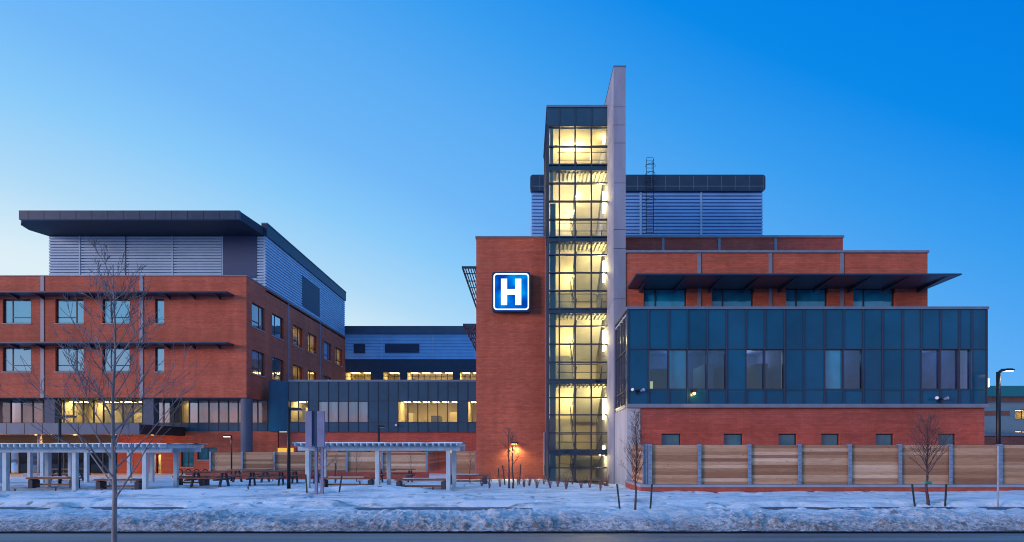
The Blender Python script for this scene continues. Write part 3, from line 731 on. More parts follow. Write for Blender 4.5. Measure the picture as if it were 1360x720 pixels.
pxs = [863, 928.3, 994.6, 1061, 1127.6, 1194, 1260.8, 1327, 1394, 1460, 1527]
for c in pxs: fence_post(FE, PX(c, EY), ze(643.2), ze(590), rf)
for a, b in zip(pxs[:-1], pxs[1:]): board_panel(FE, PX(a, EY) + .03, PX(b, EY) - .03, ze(643), ze(591), rf)
plx = PX(850.5, EY - .2)
MB().box(plx, PX(1530, EY), EY - .25, EY + .2, -.5, ze(646.5)).box(plx, plx + .4, EY + .201, by_ - .05, -.5, ze(646.5)).build('plinth', 'brick_dark', rf)
MB().box(plx - .03, PX(1530, EY), EY - .28, EY + .22, ze(646.5), ze(643.2) - .005).box(plx - .03, plx + .42, EY + .221, by_ - .055, ze(646.5), ze(643.2) - .005).build('plinth_cap', 'sill', rf)
LE = LEFT(plx + .26)
fence_post(LE, EY + .15, ze(643.2), ze(590), rf)
board_panel(LE, EY + .25, by_ - .3, ze(643), ze(591), rf)

MY = 36.0; FM = FRONT(MY); zm_ = lambda y: PZ(y, MY)
mf = thing('timber_fence', (PX(420, MY), MY, zm_(637)), 'lower board fence with galvanised posts closing the courtyard before the link', 'fence')
mp = [280, 322, 365, 413, 461, 508, 567]
for c in mp: fence_post(FM, PX(c, MY), zm_(627), zm_(600), mf, .06)
for a, b in zip(mp[:-1], mp[1:]): board_panel(FM, PX(a, MY) + .03, PX(b, MY) - .03, zm_(627), zm_(600.5), mf, 9)
LM = LEFT(PX(569.5, MY)); board_panel(LM, MY + .1, 43.5, zm_(627), zm_(600.5), mf, 9)
for c in (601, 632): fence_post(FM, PX(c, MY), zm_(629), zm_(598.5), mf, .06)
board_panel(FM, PX(601, MY) + .03, PX(632, MY) - .03, zm_(629), zm_(599), mf, 9)
MB().box(PX(248, MY), PX(569, MY), MY - .15, MY + .15, -.6, zm_(627.5)).box(PX(600, MY), PX(634, MY), MY - .15, MY + .15, -.6, zm_(629.5)).build('plinth', 'brick_dark', mf)

# ================================================================== LEFT WING
LY = 50.0; FL = FRONT(LY); zl = lambda y: PZ(y, LY)
RX = PX(327.3, LY)
lw = thing('hospital_wing', (PX(160, LY), LY, -.4), 'three storey red brick wing with a dark overhanging roof canopy', 'building')
LXE = -62.0
zb0, zb1 = zl(528), zl(367)
wins = []
for (t, b) in ((397, 429.5), (461, 493.5)):
    for (a, c, mm, lightl) in ((-64, -25, -38, 0), (3.5, 41, 15, 1), (73.5, 111, 100, 0), (136, 172.5, 146, 1), (206, 218, None, None)):
        wins.append((a, c, mm, lightl, t, b))
wins += [(-134, -96, -108, 0, 397, 429.5), (-134, -96, -108, 0, 461, 493.5)]
wall(FL, LXE, RX, zb0, zb1, .4, [(PX(a, LY), PX(c, LY), zl(b), zl(t)) for a, c, mm, l_, t, b in wins], 'brick_wall', 'brick', lw)
wr = random.Random(3)
for a, c, mm, l_, t, b in wins:
    ms = [PX(mm, LY)] if mm is not None else []
    tr = {l_: zl(b) + .55} if l_ is not None else None
    pane = 'pane'
    window(FL, PX(a, LY), PX(c, LY), zl(b), zl(t), lw, pane, ms=ms, transom=tr, w=.15, fr=.09)
    if t > 430:   # lower row has pale blinds behind the lower half
        pass
FS = SIDE(RX)
sw_ = []
for (za, zb2) in ((zl(429.5), zl(397)), (zl(493.5), zl(461))):
    for i, (a, b) in enumerate(((51.0, 53.5), (55.1, 57.7), (60.0, 62.7), (64.2, 66.9), (69.3, 71.9), (73.6, 76.3))): sw_.append((a, b, za, zb2, i))
wall(FS, LY + .4, 77.5, zb0, zb1, .4, [s_[:4] for s_ in sw_], 'side_brick_wall', 'brick', lw)
for (a, b, za, zb2, i) in sw_:
    litw = (i in (2, 3, 5)) 
    window(FS, a, b, za, zb2, lw, 'pane_peach' if (i == 0) else ('clear' if litw else 'pane'), ms=[a + (.9 if i % 2 else 1.7)], transom={1 if i % 2 else 0: za + .55}, w=.15, fr=.09)
    if litw: room(FS, a - .02, b + .02, za - .1, zb2 + .1, lw, 3.0, .4, 1, 'int_wall', 'lit_soft', True, i)
for Yc in (58.9, 68.1): MB().fbox(FS, Yc - .09, Yc + .09, zb0 + .1, zb1 - .05, -.03, -.002).build('pilaster', 'grey_strip', lw)
MB().fbox(FL, LXE, RX + .05, zb1, zb1 + .09, -.05, .45).build('coping', 'coping', lw)
MB().fbox(FS, LY + .45, 77.5, zb1, zb1 + .09, -.05, .45).build('coping', 'coping', lw)
MB().box(LXE, RX - .4, LY + .4, 77.5, zb1 - .5, zb1 - .4).build('roof', 'roofing', lw)
MB().box(LXE, RX - .01, LY + .01, 77.4, zb0 - .06, zb0 - .003).build('soffit', 'soffit', lw)
for c in (56.5, 188, -75):
    MB().fbox(FL, PX(c, LY) - .15, PX(c, LY) + .15, zb0 - .02, zb1 - .02, -.05, -.002).build('pilaster', 'grey_strip', lw)
for (yf, zoff) in ((386.5, 0), (454, 0)):
    y0 = 48.7; z = PZ(yf, y0) - .12; xe = PX(301, y0)
    sh = MB().prism([(LXE, LY - .06, z - .02), (LXE, y0, z), (LXE, y0, z + .12), (LXE, LY - .06, z + .15)], (xe - LXE, 0, 0)).build('sunshade', 'dark_metal', lw)
    k = 0; x = xe - 1.2
    while x > LXE + 1:
        MB().prism([(x, LY - .06, z - .32), (x, LY - .06, z - .03), (x, y0 + .15, z - .005)], (.08, 0, 0)).build('bracket', 'dark_metal', sh); x -= 2.2
# penthouse
QY = 53.8; zq = lambda y: PZ(y, QY); FQ = FRONT(QY)
qtop = zq(313)
qs = [PX(64, QY), PX(106, QY), PX(167, QY), PX(229, QY), PX(295, QY)]
for a, b in zip(qs[:-1], qs[1:]): ribbed(FQ, a + .06, b - .06, zb1 - .3, qtop, 'ribbed_cladding', 'louvre', lw, .27, .14)
for i, c in enumerate(qs[1:]): MB().fbox(FQ, c - .055, c + .055, zb1 - .3, qtop, -.03 if i % 2 == 0 else .03, .2).build('cladding_joint', 'louvre' if i != 1 else 'dark_metal', lw)
MB().fbox(FQ, PX(296, QY), PX(341, QY), zb1 + 1.1, qtop, .03, .2).build('louvre_panel', M.setdefault('louvre_slate', plain('slate_louvre', (.045, .075, .17), .5, .2, var=.12, scale=3, stretch=(.5, .5, 8))), lw)
ribbed(FQ, PX(341.5, QY), RX - .1, zb1 - .3, qtop, 'ribbed_cladding', 'louvre', lw, .27, .14)
ribbed(FQ, PX(296, QY), PX(341, QY), zb1 - .3, zb1 + 1.05, 'ribbed_cladding', 'louvre', lw, .27, .14)
FQS = SIDE(RX - .0); ftop = zq(297.5); fbot = zq(313.5)
ribbed(FQS, QY + .02, 62.5, zb1 - .3, fbot, 'ribbed_cladding', 'louvre', lw, .27, .14)
ribbed(FQS, 67.9, 77.4, zb1 - .3, fbot, 'ribbed_cladding', 'louvre', lw, .27, .14)
ribbed(FQS, 62.52, 67.88, zb1 - .3, zb1 + .55, 'ribbed_cladding', 'louvre', lw, .27, .14)
ribbed(FQS, 62.52, 67.88, fbot - 1.0, fbot, 'ribbed_cladding', 'louvre', lw, .27, .14)
MB().fbox(FQS, 62.52, 67.88, zb1 + .56, fbot - 1.01, .02, .2).build('side_louvre', M.setdefault('louvre_navy', plain('navy_louvre', (.02, .035, .09), .5, .2, var=.1, scale=3)), lw)
MB().fbox(FQS, QY - .1, 77.5, fbot, ftop, -.12, .4).build('roof_fascia', 'dark_metal', lw)
MB().fbox(FQS, QY - .1, 77.5, ftop, ftop + .08, -.17, .4).build('fascia_cap', 'coping', lw)
MB().box(qs[0], RX - .45, QY + .3, 77.4, qtop - .2, ftop - .1).build('penthouse_roof', 'dark_metal', lw)
MB().box(qs[0], qs[0] + .3, QY + .26, 77.4, zb1 - .3, qtop).build('penthouse_end_wall', 'louvre', lw)
# canopy slab: curved underside at its left end
cy = 49.9; ct = PZ(279.5, cy); cb_ = PZ(291.5, cy)
cxl, cxr = PX(25, cy), PX(318, cy)
pts = [(cxl, cy, ct), (cxl, cy, cb_)]
pts += [(cxr, cy, cb_), (cxr, cy, ct)]
cnp = MB()
# fascia front
cnp.prism([(cxl, cy, cb_), (cxr, cy, cb_), (cxr, cy, ct), (cxl, cy, ct)], (0, .3, 0)).build('canopy_fascia', 'dark_metal', lw)
for k in range(14):
    x = cxl + .8 + k * 1.39; MB().box(x - .012, x + .012, cy - .012, cy - .002, cb_ + .02, ct - .02).build('fascia_joint', 'black', lw)
# soffit wedge from fascia to penthouse wall, corner cut on the left like the roof above
sl = qs[0] - .05
MB().prism([(cxl + .02, cy + .3, cb_ + .02), (cxr, cy + .3, cb_ + .02), (RX - .15, QY - .02, cb_ + .02), (RX - .15, 56, cb_ + .02), (sl, 56, cb_ + .02), (sl, QY + .05, cb_ + .02), (-45.4, 52.4, cb_ + .02), (-45.1, 51.2, cb_ + .02)], (0, 0, ct - cb_ - .04)).build('canopy_slab', 'soffit', lw)
# round corner column
ccx = PX(323.5, LY)
MB().tube([(ccx, LY + .55, -.6), (ccx, LY + .55, zb0 - .06)], .49, 28).build('column', 'dark_concrete', lw, smooth=False)
for c in (62, 194, -70): MB().box(PX(c, LY) - .45, PX(c, LY) + .45, LY + .3, LY + 1.1, 3.95, zb0 - .06).build('pier', 'dark_concrete', lw)
# ribbon glazing under the overhang
NY = 52.5; FN = FRONT(NY); zn = lambda y: PZ(y, NY)
mu = [-60, -33, -6, 14, 28, 43, 57, 73, 84, 97, 110, 124, 137, 150, 163, 176, 189, 203, 217, 230, 240, 251, 263, 277, 290, 303, 316, 331, 342, 355, 368.5]
lit_ = lambda a: 73 <= a < 189 or a == 240
nx0, nx1 = PX(-60, NY), PX(368.5, NY)
for a, b in zip(mu[:-1], mu[1:]):
    l_ = lit_(a)
    window(FN, PX(a, NY), PX(b, NY), zn(562), zn(531.5), lw, 'clear' if l_ else ('pane_peach' if a < 73 or a > 260 else 'pane'), w=.02, fr=.05, sill=False, fmat='frame', d=.1)
for i, (a, b) in enumerate(((73, 116), (116.5, 189), (240, 251))): room(FN, PX(a, NY), PX(b, NY), zn(562), zn(531.5), lw, 5, .14, 3 if i < 2 else 1, 'int_wall', 'lit', True, 20 + i)
wall(FN, nx0, nx1, zn(573), zn(562) - .003, .3, [], 'spandrel_band', 'spandrel_grey', lw)
for a in mu[::1]: MB().fbox(FN, PX(a, NY) - .02, PX(a, NY) + .02, zn(572.5), zn(562.5), -.03, -.002).build('spandrel_joint', 'mullion', lw)
bwo = [(PX(240.5, NY), PX(257.5, NY), zn(620), zn(594.5)), (PX(262, NY), PX(288, NY), zn(610.5), zn(594.5)), (PX(201, NY), PX(206.5, NY), -.5, zn(603)), (PX(207.5, NY), PX(214, NY), -.5, zn(603))]
wall(FN, PX(156, NY), PX(369, NY), -.6, zn(573) - .003, .35, bwo, 'base_brick_wall', 'brick', lw)
window(FN, *bwo[0], lw, 'pane_dark', ms=[PX(249, NY)], fr=.08); window(FN, *bwo[1], lw, 'pane_dark', ms=[PX(275, NY)], fr=.07)
for o_ in bwo[2:]:
    window(FN, *o_, lw, 'clear', w=.1, fr=.06, sill=False)
room(FN, PX(199, NY), PX(216, NY), -.5, zn(601), lw, 3, .36, 1, 'int_wall', 'lit', False)
# shadowy glazed entrance left of the brick
ew = [-40, -20, 0, 12, 24, 40, 52, 66, 84, 100, 118, 136, 156]
for a, b in zip(ew[:-1], ew[1:]):
    window(FN, PX(a, NY), PX(b, NY), -.45, zn(588), lw, M.setdefault('pane_black', glass_mat('entrance_glass', (.010, .012, .02), .015, .06)), w=.05, fr=.06, sill=False, d=.1)
MB().fbox(FN, PX(-60, NY), PX(156, NY), zn(588) + .003, zn(573) - .003, 0, .3).build('entrance_header', 'canopy_side', lw)
MB().box(PX(30, 46), PX(96, 46), 46.0, 46.35, -.5, PZ(628.5, 46)).build('planter_wall', 'sill', lw)

# entrance canopy
AY = 46.0; za = lambda y: PZ(y, AY)
ec = thing('entrance_canopy', (PX(90, AY), AY, za(578)), 'flat grey entrance canopy with an orange lit timber soffit above the doors', 'canopy')
ax1 = PX(185, AY)
az0, az1 = za(577), za(562)
MB().box(LXE, ax1, AY, AY + .15, az0, az1).build('fascia', 'canopy_metal', ec)
for k in range(16): MB().box(ax1 - 2 - k * 1.45, ax1 - 1.975 - k * 1.45, AY - .01, AY - .002, az0 + .02, az1 - .02).build('fascia_joint', 'black', ec)
MB().box(ax1 - .15, ax1, AY + .152, 52.2, az0, az1 - .1).build('side_fascia', 'canopy_side', ec)
MB().box(LXE, ax1 - .16, AY + .155, 52.2, az1 - .25, az1 - .02).build('deck', 'roofing', ec)
MB().box(LXE, ax1 - .16, AY + .156, 52.2, az0 + .06, az0 + .1).build('soffit', 'wood_soffit', ec)
for px_ in (36, -40):
    MB().tube([(PX(px_, AY), AY + 1.2, -.5), (PX(px_, AY), AY + 1.2, az0 + .05)], .16, 14).build('post', 'sill', ec, smooth=True)
dl = [(ax1 - 1.6 - i * 3.4, AY + 1.4 + j * 2.7) for i in range(7) for j in range(2)]
for (x, y) in dl:
    o_ = MB().tube([(x, y, az0 + .045), (x, y, az0 + .062)], .1, 12).build('downlight', 'lamp_warm', ec)
    light('POINT', (x, y, az0 - .3), 38, (1, .52, .18), ec, .08)

# ================================================================== LINK BUILDING
KY = 52.0; FK = FRONT(KY); zk = lambda y: PZ(y, KY)
kx0, kx1 = PX(383, KY), PX(650, KY)
lk = thing('link_building', (PX(500, KY), KY, -.4), 'low slate glass link between the two brick wings with lit windows', 'building')
step = (634 - 383) / 19
kb = [383 + i * step for i in range(21)]
kl = [(0, 2), (11, 17), (18, 20)]; ku = [(3, 8)]
ops = [(PX(kb[i], KY), PX(kb[i + 1], KY), zk(561), zk(533)) for a, b in kl + ku for i in range(a, b)]
wall(FK, kx0, kx1, zk(574), zk(506), .25, ops, 'glass_cladding', 'spandrel_grey', lk)
for a, b in kl:
    for i in range(a, b): window(FK, PX(kb[i], KY), PX(kb[i + 1], KY), zk(561), zk(533), lk, 'clear', w=.06, fr=.04, sill=False, fmat='mullion', d=.06)
    room(FK, PX(kb[a], KY), PX(kb[b], KY), zk(563), zk(531), lk, 5, .26, b - a, 'int_wall', 'lit', True, 40 + a)
for a, b in ku:
    for i in range(a, b): window(FK, PX(kb[i], KY), PX(kb[i + 1], KY), zk(561), zk(533), lk, M.setdefault('pane_mist', glass_mat('grey_blue_glass', (.10, .17, .22), .3)), w=.06, fr=.04, sill=False, fmat='mullion', d=.06)
for c in kb: MB().fbox(FK, PX(c, KY) - .025, PX(c, KY) + .025, zk(573.5), zk(507), -.05, -.003).build('mullion', 'mullion', lk)
for y in (532.6, 561.4): MB().fbox(FK, kx0, kx1, zk(y) - .02, zk(y) + .02, -.03, -.004).build('transom', 'mullion', lk)
MB().fbox(FK, kx0, kx1, zk(507), zk(504.5), -.06, .3).build('coping', 'coping', lk)
MB().box(PX(357, KY + .3), kx0, KY + .3, KY + .6, zk(573), zk(505)).build('corner_panel', 'spandrel', lk)
MB().box(PX(357, KY + .3), kx1, KY + .6, 79, zk(509), zk(507)).build('roof', 'roofing', lk)
lo = [(363, 383), (393, 430), (448, 492), (560, 590), (597, 608)]
wall(FRONT(KY + .15), PX(369.5, KY), kx1, -.6, zk(574) - .003, .35, [(PX(a, KY), PX(b, KY), zk(603), zk(594.5)) for a, b in lo[1:]], 'base_brick_wall', 'brick_dark', lk)
for i, (a, b) in enumerate(lo[1:]): window(FRONT(KY + .15), PX(a, KY), PX(b, KY), zk(603), zk(594.5), lk, 'clear' if i == 3 else 'pane_dark', w=.08, fr=.05, sill=False)
room(FRONT(KY + .15), PX(597, KY), PX(608, KY), zk(603), zk(594), lk, 2, .36, 1, 'int_wall', 'lit', False)
w3 = MB().box(PX(363, 51), PX(383, 51), KY - .1, KY + .14, zk(600.5), zk(595)).build('lit_window', M.setdefault('lit_pane', emit_mat('lit_pane', (1, .58, .10), .9)), lk)
fxx, fzz = PX(527, KY), zk(564)
wl4 = thing('wall_lamp', (fxx, KY - .1, fzz), 'small round lamp below the lit windows of the link', 'wall lamp')
MB().tube([(fxx, KY - .06, fzz), (fxx, KY - .3, fzz - .05)], [.06, .12], 10).build('housing', 'sill', wl4)
MB().tube([(fxx, KY - .301, fzz - .051), (fxx, KY - .32, fzz - .056)], .09, 10).build('lens', 'white_lens', wl4)

# ================================================================== REAR BUILDING
RY = 80.0; FR_ = FRONT(RY); zr = lambda y: PZ(y, RY)
rb = thing('rear_building', (PX(545, RY), RY, -.4), 'distant blue ribbed rear block with a row of small lit windows', 'building')
rx0, rx1 = PX(440, RY), PX(672, RY)
vents = [(470, 485, 457, 469), (511.5, 557, 457, 468.5)]
ribs = [zr(477), zr(470), zr(463), zr(456), zr(449), zr(443)]
xs_ = [440, 507, 575, 630, 672]
for a, b in zip(xs_[:-1], xs_[1:]): ribbed(FR_, PX(a, RY) + .05, PX(b, RY) - .05, zr(477), zr(443), 'ribbed_cladding', 'louvre_blue', rb, .45, .07)
for c in xs_[1:-1]: MB().fbox(FR_, PX(c, RY) - .06, PX(c, RY) + .06, zr(477), zr(443), -.03, .1).build('cladding_joint', 'louvre', rb)
for a, b, t, bo in vents: MB().fbox(FR_, PX(a, RY), PX(b, RY), zr(bo), zr(t), -.06, .05).build('vent_louvre', 'louvre_navy', rb)
MB().fbox(FR_, rx0, rx1, zr(443), zr(433.5), -.3, .6).build('roof_fascia', 'canopy_metal', rb)
rl = [(458, 493), (508, 532), (540, 602), (610, 640)]
ops = []
for a, b in rl:
    ops.append((PX(a, RY), PX(b, RY), zr(512), zr(494)))
wall(FR_, rx0, rx1, zr(530), zr(477) - .003, .3, ops, 'dark_cladding', 'dark_metal', rb)
for i, (a, b) in enumerate(rl):
    n_ = max(2, round((b - a) / 8)); ms = [PX(a + (b - a) * k / n_, RY) for k in range(1, n_)]
    window(FR_, PX(a, RY), PX(b, RY), zr(512), zr(494), rb, 'clear', ms=ms, w=.05, fr=.08, sill=False, transom={k: zr(499.5) for k in range(n_)})
    room(FR_, PX(a, RY), PX(b, RY), zr(512), zr(493), rb, 5, .32, max(1, n_ // 2), 'int_wall', 'lit', False)
MB().box(rx0, rx1, RY + .35, 95, -.5, zr(530)).box(rx0, rx1, RY + .601, 95, zr(440), zr(436)).build('shell', 'dark_metal', rb)

# ================================================================== FAR RIGHT BUILDING
DY = 72.0; zd = lambda y: PZ(y, DY); FD = FRONT(DY)
db = thing('distant_building', (PX(1400, DY), DY, -.4), 'distant beige building with brick bands and teal roof edge beyond the fence', 'building')
dx0, dx1 = PX(1270, DY), PX(1520, DY)
dw = [(1348, 1372), (1392, 1420)]
ops = [(PX(a, DY), PX(b, DY), zd(bo), zd(t)) for a, b in dw for t, bo in ((544, 557), (572, 577))]
wall(FD, dx0, dx1, -.5, zd(527), .3, ops, 'rendered_wall', 'beige', db)
for o_ in ops: window(FD, *o_, db, 'clear', ms=[o_[0] + .9], w=.08, fr=.08, sill=False); room(FD, o_[0], o_[1], o_[2], o_[3], db, 2.5, .31, 1, 'int_wall', 'lit_soft', False)
MB().fbox(FD, dx0, dx1, zd(527), zd(513), -.5, .5).build('teal_fascia', 'teal', db)
for t, bo, xa, xb in ((527, 533.5, 1270, 1520), (546, 552, 1270, 1341)): MB().fbox(FD, PX(xa, DY), PX(xb, DY), zd(bo), zd(t) - .003, -.05, -.002).build('brick_band', 'brick', db)
MB().fbox(FD, dx0, dx1, zd(578) - .1, zd(576) + .1, -.4, -.003).build('canopy_band', 'coping', db)
MB().fbox(FD, dx0, dx1, -.5, zd(580), -.3, -.003).build('brick_base', 'brick_dark', db)
MB().fbox(FD, dx0, dx1, zd(534.5), zd(533.6), -.15, -.003).build('string_course', 'coping', db)
MB().box(dx0, dx1, DY + .5, 90, zd(520), zd(515)).build('roof', 'roofing', db)

# ================================================================== PERGOLAS
def pergola(label, posts_front, posts_back, yf, yb, x0, x1, zbm, ztop, snow=True, seed=0):
    t = thing('pergola', ((x0 + x1) / 2, yf, gz((x0 + x1) / 2, yf)), label, 'pergola', 'pale timber pergolas in the snowy forecourt')
    for (lst, y) in ((posts_front, yf), (posts_back, yb)):
        for x in lst:
            MB().box(x - .085, x + .085, y - .085, y + .085, gz(x, y) - .1, zbm - .003).build('post', 'pergola', t, bevel=.012)
        MB().box(x0 + .25, x1 - .25, y - .05, y + .05, zbm, zbm + .17).build('beam', 'pergola', t)
    x = x0 + .3; rnd = random.Random(seed)
    while x < x1 - .25:
        MB().prism([(x, yf - .55, zbm + .22), (x, yf - .45, zbm + .173), (x, yb + .45, zbm + .173), (x, yb + .55, zbm + .22), (x, yb + .55, ztop), (x, yf - .55, ztop)], (.05, 0, 0)).build('rafter', 'pergola', t)
        x += .245
    # snow lying on the rafters
    m = MB(); xs = np.arange(x0 + .2, x1 - .1, .12); n0 = len(xs)
    ys = np.arange(yf - .5, yb + .5, .25)
    for i, xx in enumerate(xs):
        for yy in ys:
            m.v.append((float(xx), float(yy), ztop + .008 + .07 * float(fbm(xx * 1.7 + seed, yy * 1.3, 3)))); 
    ny = len(ys)
    for i in range(n0 - 1):
        for j in range(ny - 1): m.f.append((i * ny + j, (i + 1) * ny + j, (i + 1) * ny + j + 1, i * ny + j + 1))
    b_ = len(m.v); m.v += [(x_, y_, ztop + .002) for x_, y_, z_2 in m.v[:b_]]
    for i in range(n0 - 1):
        for j in range(ny - 1): m.f.append((b_ + i * ny + j, b_ + i * ny + j + 1, b_ + (i + 1) * ny + j + 1, b_ + (i + 1) * ny + j))
    for i in range(n0 - 1):
        for j in (0, ny - 1): m.f.append((i * ny + j, (i + 1) * ny + j, b_ + (i + 1) * ny + j, b_ + i * ny + j))
    m.build('snow_layer', 'snow_cap', t, smooth=False)
    return t
pf = 23.7; pb = 25.8
pergola('long pale pergola at the left with its front posts beside the two low benches', [PX(c, pf) for c in (-86, 8, 100, 193)], [PX(c, pf) for c in (-86, 8, 100, 193)], pf, pb, PX(-110, pf), PX(236, pf), PZ(601, pf), PZ(590, pf), seed=1)
pergola('rear pale pergola standing behind the long one, close to the entrance', [PX(c, 29.6) for c in (0, 57, 115, 172)], [PX(c, 29.6) for c in (0, 57, 115, 172)], 29.6, 31.4, PX(-30, 29.6), PX(218, 29.6), PZ(599, 29.6), PZ(590.5, 29.6), seed=2)
pergola('pale pergola in the middle in front of the board fence', [PX(c, 23.9) for c in (409, 501.5, 595.5)], [PX(c, 23.9) for c in (409, 501.5, 595.5)], 23.9, 25.9, PX(388, 23.9), PX(619, 23.9), PZ(598.5, 23.9), PZ(589, 23.9), seed=3)

# ================================================================== BENCHES
def bench(name, x, y, L, label, back=False, rz=0., h=.45, group='brown plank benches in the forecourt'):
    z0 = gz(x, y)
    t = thing(name, (x, y, z0), label, 'bench', group); t.rotation_euler.z = rz
    m = MB()
    for k in range(3): m.box(x - L / 2, x + L / 2, y - .24 + k * .165, y - .10 + k * .165, z0 + h - .07, z0 + h)
    m.box(x - L / 2 + .1, x - L / 2 + .18, y - .22, y + .22, z0 + h - .11, z0 + h - .069).box(x + L / 2 - .18, x + L / 2 - .1, y - .22, y + .22, z0 + h - .11, z0 + h - .069)
    m.build('seat', 'bench_wood', t)
    for s_ in (-1, 1):
        cx = x + s_ * (L / 2 - .16)
        MB().box(cx - .1, cx + .1, y - .2, y + .2, z0 - .1, z0 + h - .112).build('leg', 'bench_leg', t, bevel=.01)
    MB().box(x - L / 2 + .27, x + L / 2 - .27, y - .03, y + .03, z0 + .10, z0 + .17).build('stretcher', 'bench_wood', t)
    MB().box(x - L / 2 + .3, x + L / 2 - .5, y + .02, y + .2, z0 + h + .002, z0 + h + .03).build('snow_layer', 'snow_cap', t)
    return t
def picnic(x, y, label, rz=0., L=1.9):
    z0 = gz(x, y); h = .70
    t = thing('picnic_table', (x, y, z0), label, 'picnic table', 'picnic tables in the forecourt')
    m = MB()
    for k in range(5): m.box(x - L / 2, x + L / 2, y - .38 + k * .155, y - .24 + k * .155, z0 + h - .05, z0 + h)
    m.box(x - .06, x + .06, y - .38, y + .37, z0 + h - .08, z0 + h - .049); m.build('tabletop', 'bench_wood', t)
    for s_ in (-1, 1):
        m = MB(); yy = y + s_ * .72
        m.box(x - L / 2, x + L / 2, yy - .13, yy - .005, z0 + .40, z0 + .44).box(x - L / 2, x + L / 2, yy + .005, yy + .13, z0 + .40, z0 + .44).box(x - .05, x + .05, yy - .13, yy + .13, z0 + .37, z0 + .401); m.build('seat', 'bench_wood', t)
    for s_ in (-1, 1):
        cx = x + s_ * (L / 2 - .3)
        MB().prism([(cx, y - .42, z0 - .08), (cx, y - .30, z0 - .08), (cx, y - .02, z0 + h - .085), (cx, y - .14, z0 + h - .085)], (.07, 0, 0)).prism([(cx + .08, y + .42, z0 - .08), (cx + .08, y + .30, z0 - .08), (cx + .08, y + .02, z0 + h - .085), (cx + .08, y + .14, z0 + h - .085)], (.07, 0, 0)).box(cx, cx + .15, y - .84, y + .84, z0 + .30, z0 + .368).build('leg', 'bench_leg', t)
    t.rotation_euler.z = rz
    return t
bench('bench', PX(72, 25.2), 25.2, 2.1, 'low brown bench between the first and second front posts of the long pergola')
bench('bench', PX(160, 25.0), 25.0, 2.0, 'low brown bench behind the trunk of the big bare tree')
bench('bench', PX(560, 24.8), 24.8, 2.25, 'low brown bench between the two right front posts of the middle pergola')
bench('bench', PX(622, 28.5), 28.5, 2.0, 'low brown bench just clear of the right end of the middle pergola')
bench('bench', PX(462, 25.6), 25.6, 2.4, 'low brown bench between the two left front posts of the middle pergola')
bench('bench', PX(255, 27.4), 27.4, 1.6, 'short brown bench next to the last post of the long pergola')
picnic(PX(277, 26.6), 26.6, 'brown picnic table in front of the row of hoop racks')
picnic(PX(352, 27.6), 27.6, 'brown picnic table left of the thick black lamp post', .2)
picnic(PX(332, 31.0), 31.0, 'snow dusted picnic table at the foot of the round column', -.1, 2.2)
picnic(PX(404, 30.0), 30.0, 'brown picnic table behind the blank panel sign', .1, 1.7)
picnic(PX(523, 30.5), 30.5, 'picnic table seen behind the middle post pair of the middle pergola', 0, 2.2)
picnic(PX(80, 32.6), 33.0, 'picnic table beneath the rear pergola near the entrance', 0, 1.9)

# hoop bicycle racks
for i, c in enumerate((238.5, 250, 261, 272.5, 284, 295.5, 307.5, 319)):
    y = 37.5 - .1 * i; x = PX(c, y); z = gz(x, y)
    hb = thing('bike_rack', (x, y, z), ['first black hoop rack, nearest the tall dark window', 'second black hoop rack from the tall dark window', 'third black hoop rack from the tall dark window', 'fourth black hoop rack from the tall dark window',
        'fourth black hoop rack from the round column', 'third black hoop rack from the round column', 'second black hoop rack, beside the small lamp post', 'black hoop rack right at the round column'][i], 'bike rack', 'row of black hoop bike racks by the brick base')
    cz = PZ(628, y)
    MB().tube([(x, y, z - .1), (x, y, cz - .2)], .035, 8).build('post', 'black', hb)
    pts = [(x + .19 * math.cos(a), y, cz + .22 * math.sin(a)) for a in [2 * math.pi * k / 20 for k in range(21)]]
    MB().tube(pts, .035, 7).build('hoop', 'black', hb)

# ================================================================== LAMP POSTS
def lamp(px, ytop, Y, r, arm, side, label, lit=None, curved=False, base=True, tower=None):
    x = PX(px, Y); z0 = gz(x, Y); zt = PZ(ytop, Y)
    t = thing('lamp_post', (x, Y, z0), label, 'lamp post')
    MB().tube([(x, Y, z0 - .1), (x, Y, zt)], [r, r * .85], 12).build('pole', 'black', t, smooth=True)
    MB().tube([(x, Y, z0 - .1), (x, Y, z0 + .06)], r * 1.7, 12).build('base', 'black', t)
    if curved: pts = [(x, Y, zt - .06), (x + side * arm * .35, Y, zt + .09), (x + side * arm, Y, zt + .09)]
    else: pts = [(x, Y, zt - r), (x + side * arm, Y, zt - r)]
    MB().tube(pts, [r * .7, r * .6] + [r * .6] * (len(pts) - 2), 8).build('arm', 'black', t)
    hx = x + side * arm; hz = pts[-1][2]
    MB().prism([(hx - .18, Y - .1, hz - .04), (hx + .18, Y - .1, hz - .04), (hx + .22, Y - .1, hz + .01), (hx + .1, Y - .1, hz + .06), (hx - .14, Y - .1, hz + .06)], (0, .2, 0)).build('lamp_head', 'black', t)
    MB().box(hx - .15, hx + .17, Y - .08, Y + .08, hz - .062, hz - .042).build('lens', 'lamp_white' if lit else 'sill', t)
    if lit: light('SPOT', (hx, Y, hz - .1), lit, (1, .9, .7), t, .08, (0, 0, 0), 140)
    return t
lamp(383.5, 541, 23.3, .075, .32, 1, 'thick black square armed lamp post left of the blank panel sign')
lamp(307.5, 578, 32.5, .045, .28, -1, 'slim black lamp post with a lit head by the round column', lit=12)
lamp(503, 565, 33.5, .07, .2, 1, 'dark lamp post rising behind the middle pergola')
lamp(79.5, 556, 26.6, .065, .5, 1, 'black lamp post with a curved arm inside the long pergola', curved=True)
lamp(1326, 494, 26.0, .10, .46, 1, 'tall black street lamp with a curved lit head behind the board fence', lit=22, curved=True)
